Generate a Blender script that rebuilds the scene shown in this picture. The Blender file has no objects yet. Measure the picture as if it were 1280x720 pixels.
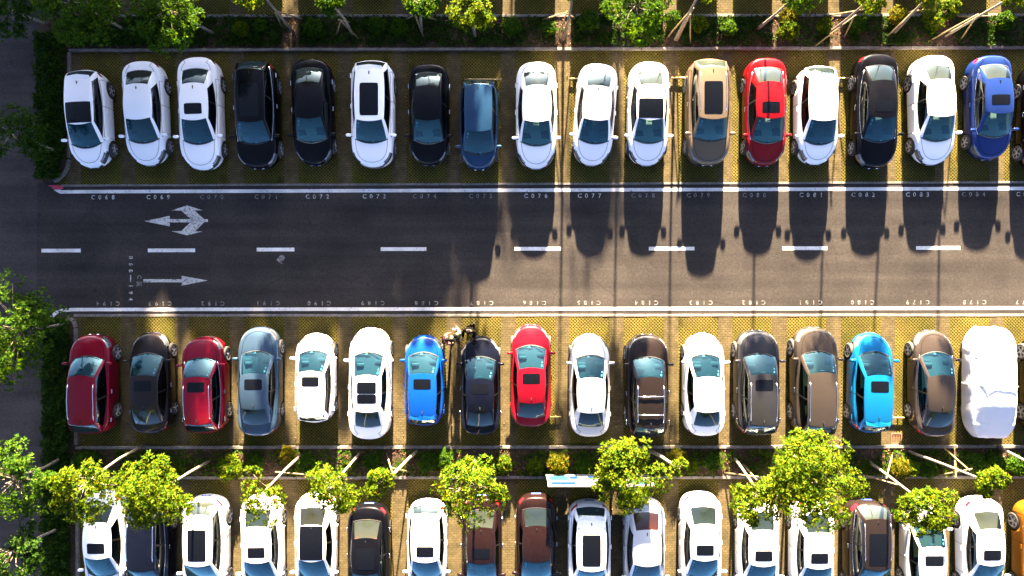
import bpy, bmesh, math, random
import numpy as np
from mathutils import Vector, Matrix

R = math.radians
S = 27.6                      # photo pixels per metre on the ground
H = 30.92                     # height of the drone above the ground
sc = bpy.context.scene
col = sc.collection

# ------------------------------------------------------------------ camera, sky, sun, exposure
cam = bpy.data.cameras.new('camera')
cam.sensor_width = 36.0
cam.lens = 24.0
cam.clip_end = 600.0
camo = bpy.data.objects.new('camera', cam)
camo.location = (0, 0, H)
camo.rotation_euler = (0, 0, 0)
col.objects.link(camo)
sc.camera = camo

SUN_EL, SUN_AZ = 13.5, 1.0    # degrees; azimuth measured from +Y towards +X
world = bpy.data.worlds.new('World')
sc.world = world
world.use_nodes = True
wn = world.node_tree
wn.nodes.clear()
sky = wn.nodes.new('ShaderNodeTexSky')
sky.sky_type = 'NISHITA'
sky.sun_disc = False
sky.sun_elevation = R(SUN_EL)
sky.sun_rotation = R(SUN_AZ)
sky.air_density = 0.16
sky.dust_density = 1.0
sky.ozone_density = 0.3
bg = wn.nodes.new('ShaderNodeBackground')
bg.inputs['Strength'].default_value = 0.05
wo = wn.nodes.new('ShaderNodeOutputWorld')
wn.links.new(sky.outputs[0], bg.inputs[0])
wn.links.new(bg.outputs[0], wo.inputs[0])

sun = bpy.data.lights.new('sun', 'SUN')
sun.energy = 5.0
sun.angle = R(0.8)
sun.color = (1.0, 0.76, 0.49)
suno = bpy.data.objects.new('sun', sun)
suno.rotation_euler = (-(math.pi / 2 - R(SUN_EL)), 0, -R(SUN_AZ))
suno.location = (0, 40, 40)
col.objects.link(suno)

sc.view_settings.view_transform = 'Standard'
sc.view_settings.look = 'None'
sc.view_settings.gamma = 1.0
sc.view_settings.use_curve_mapping = False
sc.view_settings.exposure = 4.95
sc.render.engine = 'CYCLES'
sc.cycles.max_bounces = 8
sc.cycles.transparent_max_bounces = 12
sc.cycles.caustics_reflective = False
sc.cycles.caustics_refractive = False


def P(px, py, z=0.0):
    """Photo pixel -> world point at height z."""
    f = (H - z) / H / S
    return Vector(((px - 640) * f, (360 - py) * f, z))


# ------------------------------------------------------------------ materials
MATS = {}


def nodes_of(m):
    m.use_nodes = True
    nt = m.node_tree
    return nt, nt.nodes['Principled BSDF']


def add(nt, kind, **kw):
    n = nt.nodes.new(kind)
    for k, v in kw.items():
        if k in n.inputs:
            n.inputs[k].default_value = v
        else:
            setattr(n, k, v)
    return n


def ramp(nt, fac, stops):
    r = nt.nodes.new('ShaderNodeValToRGB')
    cr = r.color_ramp
    while len(cr.elements) < len(stops):
        cr.elements.new(0.5)
    for e, (p, c) in zip(cr.elements, stops):
        e.position = p
        e.color = (c[0], c[1], c[2], 1)
    nt.links.new(fac, r.inputs[0])
    return r.outputs[0]


def mixc(nt, fac, a, b, mode='MIX'):
    m = nt.nodes.new('ShaderNodeMix')
    m.data_type = 'RGBA'
    m.blend_type = mode
    for s, v in ((m.inputs['Factor'], fac), (m.inputs['A'], a), (m.inputs['B'], b)):
        if isinstance(v, (int, float)):
            s.default_value = v
        elif isinstance(v, (tuple, list)):
            s.default_value = (v[0], v[1], v[2], 1)
        else:
            nt.links.new(v, s)
    return m.outputs['Result']


def mth(nt, op, a, b=0.0):
    m = nt.nodes.new('ShaderNodeMath')
    m.operation = op
    for s, v in zip(m.inputs, (a, b)):
        if isinstance(v, (int, float)):
            s.default_value = v
        else:
            nt.links.new(v, s)
    return m.outputs[0]


def bump(nt, p, height, strength, dist=0.02):
    b = nt.nodes.new('ShaderNodeBump')
    b.inputs['Strength'].default_value = strength
    b.inputs['Distance'].default_value = dist
    nt.links.new(height, b.inputs['Height'])
    nt.links.new(b.outputs[0], p.inputs['Normal'])


def simple(name, c, rough=0.6, metal=0.0, coat=0.0, spec=0.5):
    if name in MATS:
        return MATS[name]
    m = bpy.data.materials.new(name)
    nt, p = nodes_of(m)
    p.inputs['Base Color'].default_value = (c[0], c[1], c[2], 1)
    p.inputs['Roughness'].default_value = rough
    p.inputs['Metallic'].default_value = metal
    p.inputs['Coat Weight'].default_value = coat
    p.inputs['Coat Roughness'].default_value = 0.04
    p.inputs['Specular IOR Level'].default_value = spec
    MATS[name] = m
    return m


def paint(name, c, metal=0.0, rough=0.32, coat=0.55):
    """Car paint: clear coat over base, a little dust."""
    key = 'paint_' + name
    if key in MATS:
        return MATS[key]
    m = bpy.data.materials.new(key)
    nt, p = nodes_of(m)
    tc = add(nt, 'ShaderNodeTexCoord')
    n = add(nt, 'ShaderNodeTexNoise', Scale=1.7, Detail=5.0, Roughness=0.6)
    nt.links.new(tc.outputs['Object'], n.inputs['Vector'])
    dust = ramp(nt, n.outputs['Fac'], [(0.35, (0, 0, 0)), (0.8, (1, 1, 1))])
    cc = mixc(nt, mth(nt, 'MULTIPLY', dust, 0.12), c, tuple(min(.8, x * 0.9 + 0.012) for x in c))
    nt.links.new(cc, p.inputs['Base Color'])
    p.inputs['Metallic'].default_value = metal
    nt.links.new(mth(nt, 'ADD', mth(nt, 'MULTIPLY', dust, 0.12), rough), p.inputs['Roughness'])
    p.inputs['Coat Weight'].default_value = coat
    p.inputs['Specular IOR Level'].default_value = 0.04
    p.inputs['Coat Roughness'].default_value = 0.05
    p.inputs['Coat IOR'].default_value = 1.5
    MATS[key] = m
    return m


def glass(name, tint, ior=1.55, refl=(0.95, 1.0, 1.0)):
    if name in MATS:
        return MATS[name]
    m = bpy.data.materials.new(name)
    m.use_nodes = True
    nt = m.node_tree
    nt.nodes.clear()
    tr = add(nt, 'ShaderNodeBsdfTransparent')
    tr.inputs['Color'].default_value = (*tint, 1)
    gl = add(nt, 'ShaderNodeBsdfGlossy', Roughness=0.03)
    gl.inputs['Color'].default_value = (*refl, 1)
    geo = add(nt, 'ShaderNodeNewGeometry')
    dot = add(nt, 'ShaderNodeVectorMath', operation='DOT_PRODUCT')
    nt.links.new(geo.outputs['Normal'], dot.inputs[0])
    nt.links.new(geo.outputs['Incoming'], dot.inputs[1])
    f0 = ((ior - 1) / (ior + 1)) ** 2
    c1 = mth(nt, 'SUBTRACT', 1.0, mth(nt, 'ABSOLUTE', dot.outputs['Value']))
    fac = mth(nt, 'ADD', mth(nt, 'MULTIPLY', mth(nt, 'POWER', c1, 5.0), 1 - f0), f0)
    mx = add(nt, 'ShaderNodeMixShader')
    out = add(nt, 'ShaderNodeOutputMaterial')
    nt.links.new(fac, mx.inputs[0])
    nt.links.new(tr.outputs[0], mx.inputs[1])
    nt.links.new(gl.outputs[0], mx.inputs[2])
    nt.links.new(mx.outputs[0], out.inputs[0])
    MATS[name] = m
    return m


def leafmat(name, stops, transl=0.45):
    """Leaf: colour differs from leaf to leaf, light passes through."""
    m = bpy.data.materials.new(name)
    m.use_nodes = True
    nt = m.node_tree
    nt.nodes.clear()
    g = add(nt, 'ShaderNodeNewGeometry')
    c = ramp(nt, g.outputs['Random Per Island'], stops)
    d = add(nt, 'ShaderNodeBsdfPrincipled', Roughness=0.6)
    d.inputs['Specular IOR Level'].default_value = 0.03
    nt.links.new(c, d.inputs['Base Color'])
    t = add(nt, 'ShaderNodeBsdfTranslucent')
    hs = add(nt, 'ShaderNodeHueSaturation', Hue=0.485, Saturation=1.15, Value=1.3)
    nt.links.new(c, hs.inputs['Color'])
    nt.links.new(hs.outputs[0], t.inputs['Color'])
    mx = add(nt, 'ShaderNodeMixShader')
    mx.inputs[0].default_value = transl
    out = add(nt, 'ShaderNodeOutputMaterial')
    nt.links.new(d.outputs[0], mx.inputs[1])
    nt.links.new(t.outputs[0], mx.inputs[2])
    nt.links.new(mx.outputs[0], out.inputs[0])
    MATS[name] = m
    return m


def asphalt(name, base, warm):
    m = bpy.data.materials.new(name)
    nt, p = nodes_of(m)
    tc = add(nt, 'ShaderNodeTexCoord')
    fine = add(nt, 'ShaderNodeTexNoise', Scale=38.0, Detail=6.0, Roughness=0.75)
    big = add(nt, 'ShaderNodeTexNoise', Scale=0.35, Detail=5.0, Roughness=0.6)
    mid = add(nt, 'ShaderNodeTexNoise', Scale=2.2, Detail=5.0, Roughness=0.65)
    mp = add(nt, 'ShaderNodeMapping')
    mp.inputs['Scale'].default_value = (0.06, 1.6, 1)
    streak = add(nt, 'ShaderNodeTexNoise', Scale=1.0, Detail=4.0)
    vor = add(nt, 'ShaderNodeTexVoronoi', Scale=7.0)
    for n in (fine, big, mid, vor):
        nt.links.new(tc.outputs['Object'], n.inputs['Vector'])
    nt.links.new(tc.outputs['Object'], mp.inputs['Vector'])
    nt.links.new(mp.outputs[0], streak.inputs['Vector'])
    lo = [b * 0.62 for b in base]
    hi = [min(1, b * 1.5) for b in base]
    c = ramp(nt, fine.outputs['Fac'], [(0.25, lo), (0.5, base), (0.78, hi)])
    w = ramp(nt, big.outputs['Fac'], [(0.3, (0.70, 0.70, 0.72)), (0.7, (1.28, 1.24, 1.18))])
    c = mixc(nt, 1.0, c, w, 'MULTIPLY')
    w = ramp(nt, streak.outputs['Fac'], [(0.3, (0.74, 0.74, 0.75)), (0.7, (1.20, 1.18, 1.15))])
    c = mixc(nt, 1.0, c, w, 'MULTIPLY')
    agg = add(nt, 'ShaderNodeTexNoise', Scale=10.0, Detail=3.0, Roughness=0.8)
    nt.links.new(tc.outputs['Object'], agg.inputs['Vector'])
    w = ramp(nt, agg.outputs['Fac'], [(0.28, (0.70, 0.70, 0.70)), (0.72, (1.30, 1.29, 1.27))])
    c = mixc(nt, 1.0, c, w, 'MULTIPLY')
    stain = ramp(nt, mid.outputs['Fac'], [(0.62, (0, 0, 0)), (0.74, (1, 1, 1))])
    c = mixc(nt, mth(nt, 'MULTIPLY', stain, 0.28), c, warm)
    # hairline cracks and oil drips
    vc = add(nt, 'ShaderNodeTexVoronoi', Scale=0.33, feature='DISTANCE_TO_EDGE')
    vo = add(nt, 'ShaderNodeTexVoronoi', Scale=0.9)
    warp = mixc(nt, 0.12, tc.outputs['Object'], mid.outputs['Color'], 'ADD')
    nt.links.new(warp, vc.inputs['Vector'])
    nt.links.new(warp, vo.inputs['Vector'])
    crack = ramp(nt, vc.outputs['Distance'], [(0.003, (1, 1, 1)), (0.008, (0, 0, 0))])
    crack = mth(nt, 'MULTIPLY', crack, ramp(nt, big.outputs['Fac'], [(0.45, (0, 0, 0)), (0.55, (1, 1, 1))]))
    c = mixc(nt, mth(nt, 'MULTIPLY', crack, 0.28), c, (0.008, 0.008, 0.008))
    oil = ramp(nt, vo.outputs['Distance'], [(0.03, (1, 1, 1)), (0.11, (0, 0, 0))])
    c = mixc(nt, mth(nt, 'MULTIPLY', oil, 0.45), c, (0.010, 0.010, 0.011))
    # scattered pale grit
    grit = ramp(nt, vor.outputs['Distance'], [(0.04, (1, 1, 1)), (0.07, (0, 0, 0))])
    c = mixc(nt, mth(nt, 'MULTIPLY', mth(nt, 'MULTIPLY', grit, stain), 0.6), c, (0.35, 0.34, 0.33))
    nt.links.new(c, p.inputs['Base Color'])
    p.inputs['Roughness'].default_value = 0.9
    p.inputs['Specular IOR Level'].default_value = 0.05
    bump(nt, p, fine.outputs['Fac'], 0.5, 0.006)
    MATS[name] = m
    return m


def grass_paver(name):
    """Diamond lattice of concrete with grass and soil in the holes."""
    m = bpy.data.materials.new(name)
    nt, p = nodes_of(m)
    tc = add(nt, 'ShaderNodeTexCoord')
    sp = add(nt, 'ShaderNodeSeparateXYZ')
    nt.links.new(tc.outputs['Object'], sp.inputs[0])
    k = 2 * math.pi / 0.30
    a = mth(nt, 'SINE', mth(nt, 'MULTIPLY', mth(nt, 'ADD', sp.outputs[0], sp.outputs[1]), k))
    b = mth(nt, 'SINE', mth(nt, 'MULTIPLY', mth(nt, 'SUBTRACT', sp.outputs[0], sp.outputs[1]), k))
    lat = mth(nt, 'MAXIMUM', mth(nt, 'ABSOLUTE', a), mth(nt, 'ABSOLUTE', b))
    lat = mth(nt, 'MINIMUM', mth(nt, 'ABSOLUTE', a), mth(nt, 'ABSOLUTE', b))
    n1 = add(nt, 'ShaderNodeTexNoise', Scale=1.1, Detail=5.0, Roughness=0.65)
    n2 = add(nt, 'ShaderNodeTexNoise', Scale=22.0, Detail=4.0, Roughness=0.7)
    n3 = add(nt, 'ShaderNodeTexNoise', Scale=0.5, Detail=3.0)
    for n in (n1, n2, n3):
        nt.links.new(tc.outputs['Object'], n.inputs['Vector'])
    conc = ramp(nt, n2.outputs['Fac'], [(0.3, (0.046, 0.040, 0.012)), (0.7, (0.155, 0.132, 0.038))])
    moss = ramp(nt, n2.outputs['Fac'], [(0.3, (0.007, 0.006, 0.0015)), (0.7, (0.042, 0.037, 0.005))])
    hole = ramp(nt, lat, [(0.30, (0, 0, 0)), (0.55, (1, 1, 1))])
    c = mixc(nt, hole, conc, moss)
    dirt = ramp(nt, n1.outputs['Fac'], [(0.45, (0, 0, 0)), (0.72, (1, 1, 1))])
    c = mixc(nt, mth(nt, 'MULTIPLY', dirt, 0.55), c, (0.040, 0.031, 0.013))
    n4 = add(nt, 'ShaderNodeTexNoise', Scale=0.9, Detail=6.0, Roughness=0.7, Distortion=0.6)
    n5 = add(nt, 'ShaderNodeTexVoronoi', Scale=0.75)
    nt.links.new(tc.outputs['Object'], n4.inputs['Vector'])
    nt.links.new(tc.outputs['Object'], n5.inputs['Vector'])
    weed = ramp(nt, n4.outputs['Fac'], [(0.54, (0, 0, 0)), (0.66, (1, 1, 1))])
    c = mixc(nt, mth(nt, 'MULTIPLY', mth(nt, 'MULTIPLY', weed, n2.outputs['Fac']), 1.1), c, (0.045, 0.055, 0.006))
    bare = ramp(nt, n4.outputs['Fac'], [(0.33, (1, 1, 1)), (0.42, (0, 0, 0))])
    c = mixc(nt, mth(nt, 'MULTIPLY', bare, 0.6), c, (0.060, 0.042, 0.022))
    oil = ramp(nt, n5.outputs['Distance'], [(0.05, (1, 1, 1)), (0.20, (0, 0, 0))])
    c = mixc(nt, mth(nt, 'MULTIPLY', oil, 0.5), c, (0.010, 0.009, 0.006))
    w = ramp(nt, n3.outputs['Fac'], [(0.3, (0.58, 0.64, 0.52)), (0.7, (1.30, 1.20, 1.05))])
    c = mixc(nt, 1.0, c, w, 'MULTIPLY')
    nt.links.new(c, p.inputs['Base Color'])
    p.inputs['Roughness'].default_value = 0.9
    p.inputs['Specular IOR Level'].default_value = 0.05
    hgt = mth(nt, 'SUBTRACT', mth(nt, 'MULTIPLY', n2.outputs['Fac'], 0.5), hole)
    bump(nt, p, hgt, 0.6, 0.015)
    MATS[name] = m
    return m


def brick_paver(name):
    m = bpy.data.materials.new(name)
    nt, p = nodes_of(m)
    tc = add(nt, 'ShaderNodeTexCoord')
    br = add(nt, 'ShaderNodeTexBrick')
    br.inputs['Scale'].default_value = 1.0
    br.inputs['Brick Width'].default_value = 0.21
    br.inputs['Row Height'].default_value = 0.105
    br.inputs['Mortar Size'].default_value = 0.007
    br.inputs['Color1'].default_value = (0.078, 0.065, 0.038, 1)
    br.inputs['Color2'].default_value = (0.062, 0.052, 0.030, 1)
    br.inputs['Mortar'].default_value = (0.034, 0.026, 0.013, 1)
    br.offset = 0.5
    n1 = add(nt, 'ShaderNodeTexNoise', Scale=2.0, Detail=5.0, Roughness=0.7)
    n2 = add(nt, 'ShaderNodeTexNoise', Scale=30.0, Detail=3.0)
    for n in (br, n1, n2):
        nt.links.new(tc.outputs['Object'], n.inputs['Vector'])
    w = ramp(nt, n1.outputs['Fac'], [(0.3, (0.6, 0.6, 0.55)), (0.7, (1.2, 1.15, 1.05))])
    c = mixc(nt, 1.0, br.outputs['Color'], w, 'MULTIPLY')
    w = ramp(nt, n2.outputs['Fac'], [(0.3, (0.8, 0.8, 0.8)), (0.7, (1.15, 1.15, 1.15))])
    c = mixc(nt, 1.0, c, w, 'MULTIPLY')
    nt.links.new(c, p.inputs['Base Color'])
    p.inputs['Roughness'].default_value = 0.9
    p.inputs['Specular IOR Level'].default_value = 0.05
    bump(nt, p, mth(nt, 'SUBTRACT', n2.outputs['Fac'], br.outputs['Fac']), 0.5, 0.01)
    MATS[name] = m
    return m


def noisy(name, c1, c2, scale, rough=0.9, b=0.4, dist=0.02, detail=6.0):
    m = bpy.data.materials.new(name)
    nt, p = nodes_of(m)
    tc = add(nt, 'ShaderNodeTexCoord')
    n = add(nt, 'ShaderNodeTexNoise', Scale=scale, Detail=detail, Roughness=0.7)
    nt.links.new(tc.outputs['Object'], n.inputs['Vector'])
    nt.links.new(ramp(nt, n.outputs['Fac'], [(0.3, c1), (0.7, c2)]), p.inputs['Base Color'])
    p.inputs['Roughness'].default_value = rough
    p.inputs['Specular IOR Level'].default_value = 0.25
    bump(nt, p, n.outputs['Fac'], b, dist)
    MATS[name] = m
    return m


def roadpaint(name, c, wear):
    """Worn thermoplastic: shows asphalt through where it has flaked."""
    m = bpy.data.materials.new(name)
    nt, p = nodes_of(m)
    tc = add(nt, 'ShaderNodeTexCoord')
    n = add(nt, 'ShaderNodeTexNoise', Scale=9.0, Detail=7.0, Roughness=0.8)
    nt.links.new(tc.outputs['Object'], n.inputs['Vector'])
    f = ramp(nt, n.outputs['Fac'], [(wear - 0.06, (0, 0, 0)), (wear + 0.05, (1, 1, 1))])
    n2 = add(nt, 'ShaderNodeTexNoise', Scale=1.3, Detail=4.0)
    nt.links.new(tc.outputs['Object'], n2.inputs['Vector'])
    dirt = ramp(nt, n2.outputs['Fac'], [(0.3, (0.68, 0.67, 0.66)), (0.65, (1, 1, 1))])
    nt.links.new(mixc(nt, 1.0, mixc(nt, f, (0.06, 0.058, 0.056), c), dirt, 'MULTIPLY'), p.inputs['Base Color'])
    p.inputs['Roughness'].default_value = 0.75
    MATS[name] = m
    return m


asphalt('asphalt', (0.0300, 0.0283, 0.0282), (0.052, 0.047, 0.042))
asphalt('asphalt_old', (0.036, 0.0350, 0.0365), (0.055, 0.053, 0.053))
grass_paver('grass_paver')
brick_paver('brick_paver')
noisy('soil', (0.014, 0.009, 0.005), (0.052, 0.033, 0.019), 5.0, 0.95, 0.8, 0.05)
noisy('concrete', (0.20, 0.19, 0.175), (0.36, 0.34, 0.31), 8.0, 0.9, 0.3)
noisy('concrete_dark', (0.07, 0.065, 0.060), (0.17, 0.155, 0.14), 6.0, 0.9, 0.3)
noisy('bark', (0.06, 0.045, 0.03), (0.17, 0.135, 0.10), 14.0, 0.9, 0.6)
noisy('bark_pale', (0.075, 0.060, 0.042), (0.22, 0.185, 0.135), 12.0, 0.85, 0.5)
noisy('stake_wood', (0.10, 0.070, 0.032), (0.22, 0.17, 0.085), 9.0, 0.8, 0.3)
roadpaint('road_white', (0.62, 0.62, 0.61), 0.40)
roadpaint('road_white_worn', (0.46, 0.46, 0.45), 0.46)
roadpaint('road_white_faint', (0.24, 0.24, 0.235), 0.50)
roadpaint('road_red', (0.50, 0.03, 0.07), 0.38)

G_BRIGHT = [(0.0, (0.009, 0.032, 0.002)), (0.35, (0.034, 0.074, 0.003)), (0.75, (0.072, 0.104, 0.0036)), (1.0, (0.112, 0.112, 0.0043))]
G_MID = [(0.0, (0.0096, 0.0336, 0.0032)), (0.5, (0.0240, 0.0656, 0.0048)), (1.0, (0.0560, 0.0960, 0.0056))]
G_DARK = [(0.0, (0.0051, 0.0170, 0.0026)), (0.5, (0.0119, 0.0357, 0.0043)), (1.0, (0.0289, 0.0561, 0.0051))]
G_YELLOW = [(0.0, (0.0324, 0.0540, 0.0029)), (0.5, (0.0648, 0.0706, 0.0036)), (1.0, (0.1008, 0.0662, 0.0043))]
leafmat('leaf_bright', G_BRIGHT)
leafmat('leaf_mid', G_MID)
leafmat('leaf_dark', G_DARK, 0.3)
leafmat('leaf_yellow', G_YELLOW)
leafmat('litter', [(0.0, (0.05, 0.025, 0.012)), (0.5, (0.11, 0.06, 0.03)), (1.0, (0.20, 0.12, 0.07))], 0.1)

simple('black_trim', (0.007, 0.007, 0.008), 0.7, 0, 0, 0.15)
simple('gap_black', (0.003, 0.003, 0.003), 0.9, 0, 0, 0.05)
simple('tyre', (0.02, 0.02, 0.021), 0.8)
simple('rim', (0.45, 0.46, 0.48), 0.35, 0.35)
simple('chrome', (0.75, 0.76, 0.78), 0.15, 1.0)
simple('headlamp', (0.085, 0.095, 0.105), 0.12, 0.3, 1.0)
simple('taillamp', (0.42, 0.008, 0.016), 0.15, 0.0, 1.0)
simple('roof_glass', (0.002, 0.0025, 0.004), 0.08, 0.0, 0.0, 0.28)
simple('plate_blue', (0.02, 0.07, 0.42), 0.4)
simple('cabin_dark', (0.035, 0.05, 0.055), 0.75)
simple('cabin_beige', (0.26, 0.23, 0.17), 0.75)
simple('cabin_red', (0.24, 0.055, 0.04), 0.75)
simple('sticker', (.30, .42, .42), .6)
simple('cabin_brown', (0.11, 0.085, 0.06), 0.75)
simple('cabin_grey', (0.085, 0.10, 0.105), 0.75)
glass('windscreen_glass', (0.30, 0.57, 0.68), 1.75, (0.50, 0.92, 1.0))
glass('rear_glass', (0.46, 0.54, 0.54), 1.65, (0.75, 0.97, 1.0))
glass('side_glass', (0.06, 0.085, 0.085), 1.55)

PAINTS = {
    'white': paint('white', (0.80, 0.80, 0.80)),
    'pearl': paint('pearl', (0.72, 0.74, 0.76)),
    'silver': paint('silver', (0.2720, 0.2880, 0.3040), 0.5),
    'palesilver': paint('palesilver', (0.5, 0.52, 0.54), 0.3),
    'black': paint('black', (0.0012, 0.0013, 0.0024), coat=0.3),
    'navy': paint('navy', (0.0016, 0.0024, 0.0070), 0.1, coat=0.35),
    'steel': paint('steel', (0.0090, 0.0340, 0.0800), 0.3),
    'greyblue': paint('greyblue', (0.03, 0.058, 0.1), 0.5),
    'tan': paint('tan', (0.1200, 0.0896, 0.0600), 0.4),
    'bronze': paint('bronze', (0.0384, 0.0312, 0.0256), 0.4),
    'umber': paint('umber', (0.0096, 0.0068, 0.0060), 0.2),
    'darkgrey': paint('darkgrey', (0.0240, 0.0248, 0.0296), 0.5),
    'greybrown': paint('greybrown', (0.0360, 0.0288, 0.0248), 0.4),
    'red': paint('red', (0.1360, 0.0013, 0.0036)),
    'crimson': paint('crimson', (0.125, 0.0014, 0.011), 0.2),
    'scarlet': paint('scarlet', (0.1360, 0.0014, 0.0064)),
    'blue': paint('blue', (0.0016, 0.0400, 0.2320), 0.15),
    'royal': paint('royal', (0.0080, 0.0240, 0.1200), 0.35),
    'cyan': paint('cyan', (0.0024, 0.0840, 0.2160), 0.15),
    'wine': paint('wine', (0.0072, 0.0029, 0.0026), 0.1),
    'orange': paint('orange', (0.1920, 0.0720, 0.0064), 0.35),
}


# ------------------------------------------------------------------ object helpers
def mesh_obj(name, me, mat=None, parent=None):
    o = bpy.data.objects.new(name, me)
    col.objects.link(o)
    if mat is not None:
        if len(me.materials) == 0:
            me.materials.append(None)
        o.material_slots[0].link = 'OBJECT'
        o.material_slots[0].material = MATS[mat] if isinstance(mat, str) else mat
    if parent is not None:
        o.parent = parent
    return o


def mesh_from(verts, faces, smooth=False):
    me = bpy.data.meshes.new('mesh')
    me.from_pydata([tuple(v) for v in verts], [], faces)
    if smooth:
        me.polygons.foreach_set('use_smooth', [True] * len(me.polygons))
    me.update()
    return me


def bm_mesh(bm, smooth=False, angle=None):
    me = bpy.data.meshes.new('mesh')
    bmesh.ops.recalc_face_normals(bm, faces=bm.faces[:])
    bm.to_mesh(me)
    bm.free()
    if smooth:
        me.polygons.foreach_set('use_smooth', [True] * len(me.polygons))
    return me


def tag(o, label, cat, group=None):
    o['label'] = label
    o['category'] = cat
    if group:
        o['group'] = group
    return o


def structure(o):
    o['kind'] = 'structure'
    return o


def stuff(o, label, cat):
    o['kind'] = 'stuff'
    o['label'] = label
    o['category'] = cat
    return o


def empty(name, loc=(0, 0, 0), rz=0.0):
    o = bpy.data.objects.new(name, None)
    o.empty_display_size = 0.2
    col.objects.link(o)
    o.location = loc
    o.rotation_euler = (0, 0, rz)
    return o


def bm_box(bm, c, s, rot=None):
    m = Matrix.Translation(Vector(c))
    if rot is not None:
        m = m @ rot.to_4x4()
    m = m @ Matrix.Diagonal((s[0], s[1], s[2], 1))
    return bmesh.ops.create_cube(bm, size=1.0, matrix=m)['verts']


def bevel_all(bm, w, seg=2):
    bmesh.ops.bevel(bm, geom=bm.edges[:], offset=w, segments=seg, profile=0.6, affect='EDGES')


def box_mesh(c, s, bev=0.0, rot=None, seg=2):
    bm = bmesh.new()
    bm_box(bm, c, s, rot)
    if bev:
        bevel_all(bm, bev, seg)
    return bm_mesh(bm, smooth=False)


def tube(verts, faces, pts, rads, n=8, cap=True):
    """Append a tapered tube through pts to the lists."""
    base = len(verts)
    pts = [Vector(p) for p in pts]
    up = Vector((0.13, 0.31, 0.94))
    for i, p in enumerate(pts):
        t = (pts[min(i + 1, len(pts) - 1)] - pts[max(i - 1, 0)])
        if t.length < 1e-9:
            t = Vector((0, 0, 1))
        t.normalize()
        u = up if abs(t.dot(up)) < 0.95 else Vector((1, 0, 0))
        a = t.cross(u).normalized()
        b = t.cross(a)
        for k in range(n):
            th = 2 * math.pi * k / n
            verts.append(p + (a * math.cos(th) + b * math.sin(th)) * rads[i])
    for i in range(len(pts) - 1):
        for k in range(n):
            k2 = (k + 1) % n
            faces.append((base + i * n + k, base + i * n + k2, base + (i + 1) * n + k2, base + (i + 1) * n + k))
    if cap:
        faces.append(tuple(base + k for k in range(n))[::-1])
        faces.append(tuple(base + (len(pts) - 1) * n + k for k in range(n)))


def tube_mesh(pts, rads, n=8):
    v, f = [], []
    if isinstance(rads, (int, float)):
        rads = [rads] * len(pts)
    tube(v, f, pts, rads, n)
    return mesh_from(v, f, True)


def sheet(name, poly_px, z, mat, parent=None, thick=0.0):
    pts = [P(x, y, 0) for x, y in poly_px]
    bm = bmesh.new()
    vs = [bm.verts.new((p.x, p.y, z)) for p in pts]
    f = bm.faces.new(vs)
    bm.normal_update()
    if f.normal.z < 0:
        f.normal_flip()
    if thick:
        r = bmesh.ops.extrude_face_region(bm, geom=[f])
        for v in [g for g in r['geom'] if isinstance(g, bmesh.types.BMVert)]:
            v.co.z -= thick
    me = bm_mesh(bm) if thick else None
    if me is None:
        me = bpy.data.meshes.new('mesh')
        bm.to_mesh(me)
        bm.free()
    return mesh_obj(name, me, mat, parent)


# ------------------------------------------------------------------ the setting
def y_top_edge(x):   # edge between upper bays and the aisle (pixels)
    return 231.9 - (x - 80) * 0.0034


def y_top_line(x):
    return 239.7 - (x - 80) * 0.0034


def y_bot_line(x):
    return 387.0 - (x - 80) * 0.0017


def y_bot_edge(x):
    return 394.4 - (x - 80) * 0.0004


XL, XR = -420, 1700
ground = structure(sheet('ground', [(-6000, -6000), (7200, -6000), (7200, 6500), (-6000, 6500)], 0.0, 'asphalt_old'))
left_road = structure(sheet('road', [(-170, -1200), (46, -1200), (46, 1900), (-170, 1900)], 0.004, 'asphalt_old'))
aisle = structure(sheet('aisle', [(46, 228), (XR, 224), (XR, 398), (46, 400)], 0.006, 'asphalt'))
north_aisle = structure(sheet('aisle', [(46, -330), (XR, -330), (XR, -150), (46, -150)], 0.006, 'asphalt'))

bays_top = structure(sheet('parking_bays', [(86, 60), (XR, 60), (XR, y_top_edge(XR)), (72, y_top_edge(72))], 0.012, 'grass_paver'))
bays_mid = structure(sheet('parking_bays', [(92, y_bot_edge(92)), (XR, y_bot_edge(XR)), (XR, 559), (92, 559)], 0.012, 'grass_paver'))
bays_low = structure(sheet('parking_bays', [(96, 596), (XR, 596), (XR, 775), (96, 775)], 0.012, 'grass_paver'))
bays_north = structure(sheet('parking_bays', [(86, -150), (XR, -150), (XR, 22), (86, 22)], 0.012, 'grass_paver'))

for bays, y0, y1 in ((bays_top, 65, 230.5), (bays_mid, 396.5, 555), (bays_low, 600, 772), (bays_north, -148, 19)):
    for k in range(-9, 13):
        xc = 703 + 67.8 * k
        yy0, yy1 = (y0, y1)
        if bays is bays_top:
            yy1 = y_top_edge(xc) - 1.3
        sheet('brick_strip', [(xc - 9, yy0), (xc + 9, yy0), (xc + 9, yy1), (xc - 9, yy1)], 0.017, 'brick_paver', bays)

# planting beds (soil slightly raised behind the kerbs)
bed_top = structure(sheet('planting_bed', [(50, 21.5), (XR, 20), (XR, 59), (87, 62.3), (87, 200), (82, 216), (70, 226), (54, 228), (50, 215)], 0.09, 'soil', thick=0.1))
bed_mid = structure(sheet('planting_bed', [(58, 410), (62, 400), (74, 396.5), (86, 397.5), (95, 408), (96, 558.5), (XR, 558.5), (XR, 595), (96, 595), (97, 1000), (57, 1000)], 0.09, 'soil', thick=0.1))

# kerb stones, about a metre each
stone_bm = bmesh.new()
bm_box(stone_bm, (0, 0, 0), (1.0, 0.13, 0.16))
bevel_all(stone_bm, 0.012, 1)
STONE = bm_mesh(stone_bm)
STONE.materials.append(MATS['concrete_dark'])
krng = random.Random(5)


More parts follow.
